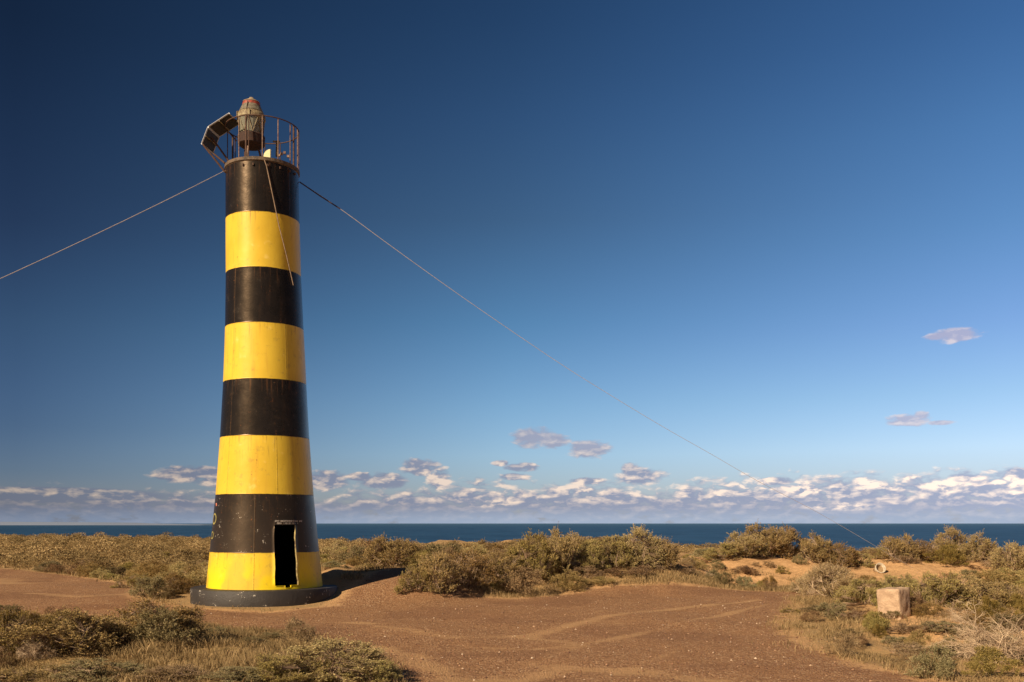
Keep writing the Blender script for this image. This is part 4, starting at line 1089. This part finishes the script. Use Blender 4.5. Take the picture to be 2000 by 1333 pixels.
X, Y = region(60000, -30, -5, 24, 50, lambda X,Y: off(X,Y)*clump(X,Y,0.7,0.45,0.7)*nt(X,Y)); RG.append(blades(X,Y,0.06,0.24,0.008,0.018))
X, Y = region(9000, 2.4, 9.0, 23.0, 27.5, lambda X,Y: off(X,Y)); RG.append(blades(X,Y,0.04,0.12,0.005,0.009))
fr = lambda X, Y: np.exp(-((road_sd(X,Y)+fbm(X,Y,1.1,3,19)*0.9+0.30)/0.28)**2)*ss(0.40,0.62,vnoise(X*1.6,Y*1.6,23))
X, Y = region(150000, -9, 9.5, 9.8, 27, lambda X,Y: fr(X,Y)*nt(X,Y)); RG.append(blades(X,Y,0.03,0.11,0.003,0.006))
X, Y = region(60000, -9, -1, 9.8, 16.5, lambda X,Y: off(X,Y)*ss(0.55,0.75,vnoise(X*1.3,Y*1.3,29))); RG.append(blades(X,Y,0.04,0.15,0.003,0.005))
X, Y = region(40000, 4, 9.5, 9.8, 20, lambda X,Y: off(X,Y)*ss(0.58,0.78,vnoise(X*1.3,Y*1.3,27))); RG.append(blades(X,Y,0.04,0.13,0.003,0.005))
V = np.concatenate([r[0] for r in RG]); n = sum(r[1] for r in RG)
v = g.random(n)
gm_ = npmesh('dry_grass', V, np.arange(n*5).reshape(n,5), {'v':np.repeat(v,5),'tip':np.zeros(n*5)}); gm_.materials.append(STRAW)
tag(link('dry_grass', gm_), kind='stuff')

# low ground cover: small cushions and litter
cl_V = []; cl_v = []
def cover(n, x0, x1, y0, y1, s0, s1):
    X = g.uniform(x0,x1,n); Y = g.uniform(y0,y1,n)
    keep = (g.random(n) < off(X,Y)*(0.1+0.9*clump(X,Y,0.9,0.42,0.62)))&nt(X,Y); X = X[keep]; Y = Y[keep]; Z = H(X,Y)
    for x, y, z in zip(X,Y,Z):
        Vq, vv = LT[g.integers(5)]; k = g.integers(60,150); sc = g.uniform(s0,s1); hz = sc*g.uniform(0.3,0.6)
        idx = g.integers(0,len(Vq),k); ce = Vq[idx].mean(1,keepdims=True)
        W = (ce+(Vq[idx]-ce)*0.55)*np.array([sc,sc,hz]); cl_V.append((W+np.array([x,y,z-0.01])).reshape(-1,3)); cl_v.append(np.repeat(np.clip(vv[idx]*0.6+g.random()*0.4,0,1),4))
cover(3200, -9.5, -0.6, 9.8, 18.5, 0.12, 0.40); cover(2600, 3.6, 13, 9.8, 24, 0.10, 0.34); cover(2000, -4.2, 12, 21, 32, 0.15, 0.45); cover(900, -26, -5, 25, 48, 0.25, 0.6)
V = np.concatenate(cl_V); v = np.concatenate(cl_v)
cm = npmesh('ground_cover', V, np.arange(len(V)).reshape(-1,4), {'v':v,'tip':v*0}); cm.materials.append(FAR)
tag(link('ground_cover', cm), kind='stuff')

# loose stones on the gravel
n = 15000; X = g.uniform(-9,10,n); Y = 9.8+16*g.random(n)**1.2
keep = (road_sd(X,Y) > -0.7)&(np.hypot(X-TX,Y-TY)>1.7); X = X[keep]; Y = Y[keep]; n = len(X); Z = H(X,Y)
r = 0.005+0.020*g.random(n)**6; O = np.array([[1,0,0],[0,1,0],[-1,0,0],[0,-1,0],[0,0,0.7],[0,0,-0.7]],float)
V = O[None]*r[:,None,None]*g.uniform(0.6,1.3,(n,6,1)); a = g.uniform(0,6.28,n); ca = np.cos(a)[:,None]; sa = np.sin(a)[:,None]
V = np.stack([V[...,0]*ca-V[...,1]*sa, V[...,0]*sa+V[...,1]*ca, V[...,2]],2)+np.stack([X,Y,Z+r*0.3],1)[:,None]
Fo = np.array([[0,1,4],[1,2,4],[2,3,4],[3,0,4],[1,0,5],[2,1,5],[3,2,5],[0,3,5]]); Ft = (np.arange(n)[:,None,None]*6+Fo[None]).reshape(-1,3)
m, t, b = newmat('loose_stone'); v = attr(t,'v')
t.l(t.ramp(v,[(0,(0.14,0.07,0.045)),(0.6,(0.27,0.14,0.08)),(0.85,(0.42,0.26,0.16)),(1,(0.68,0.55,0.42))]), b.inputs['Base Color']); b.inputs['Roughness'].default_value = 0.9
sm_ = npmesh('loose_stones', V.reshape(-1,3), Ft, {'v':np.repeat(g.random(n),6)}, mats=[m])
tag(link('loose_stones', sm_), kind='stuff')
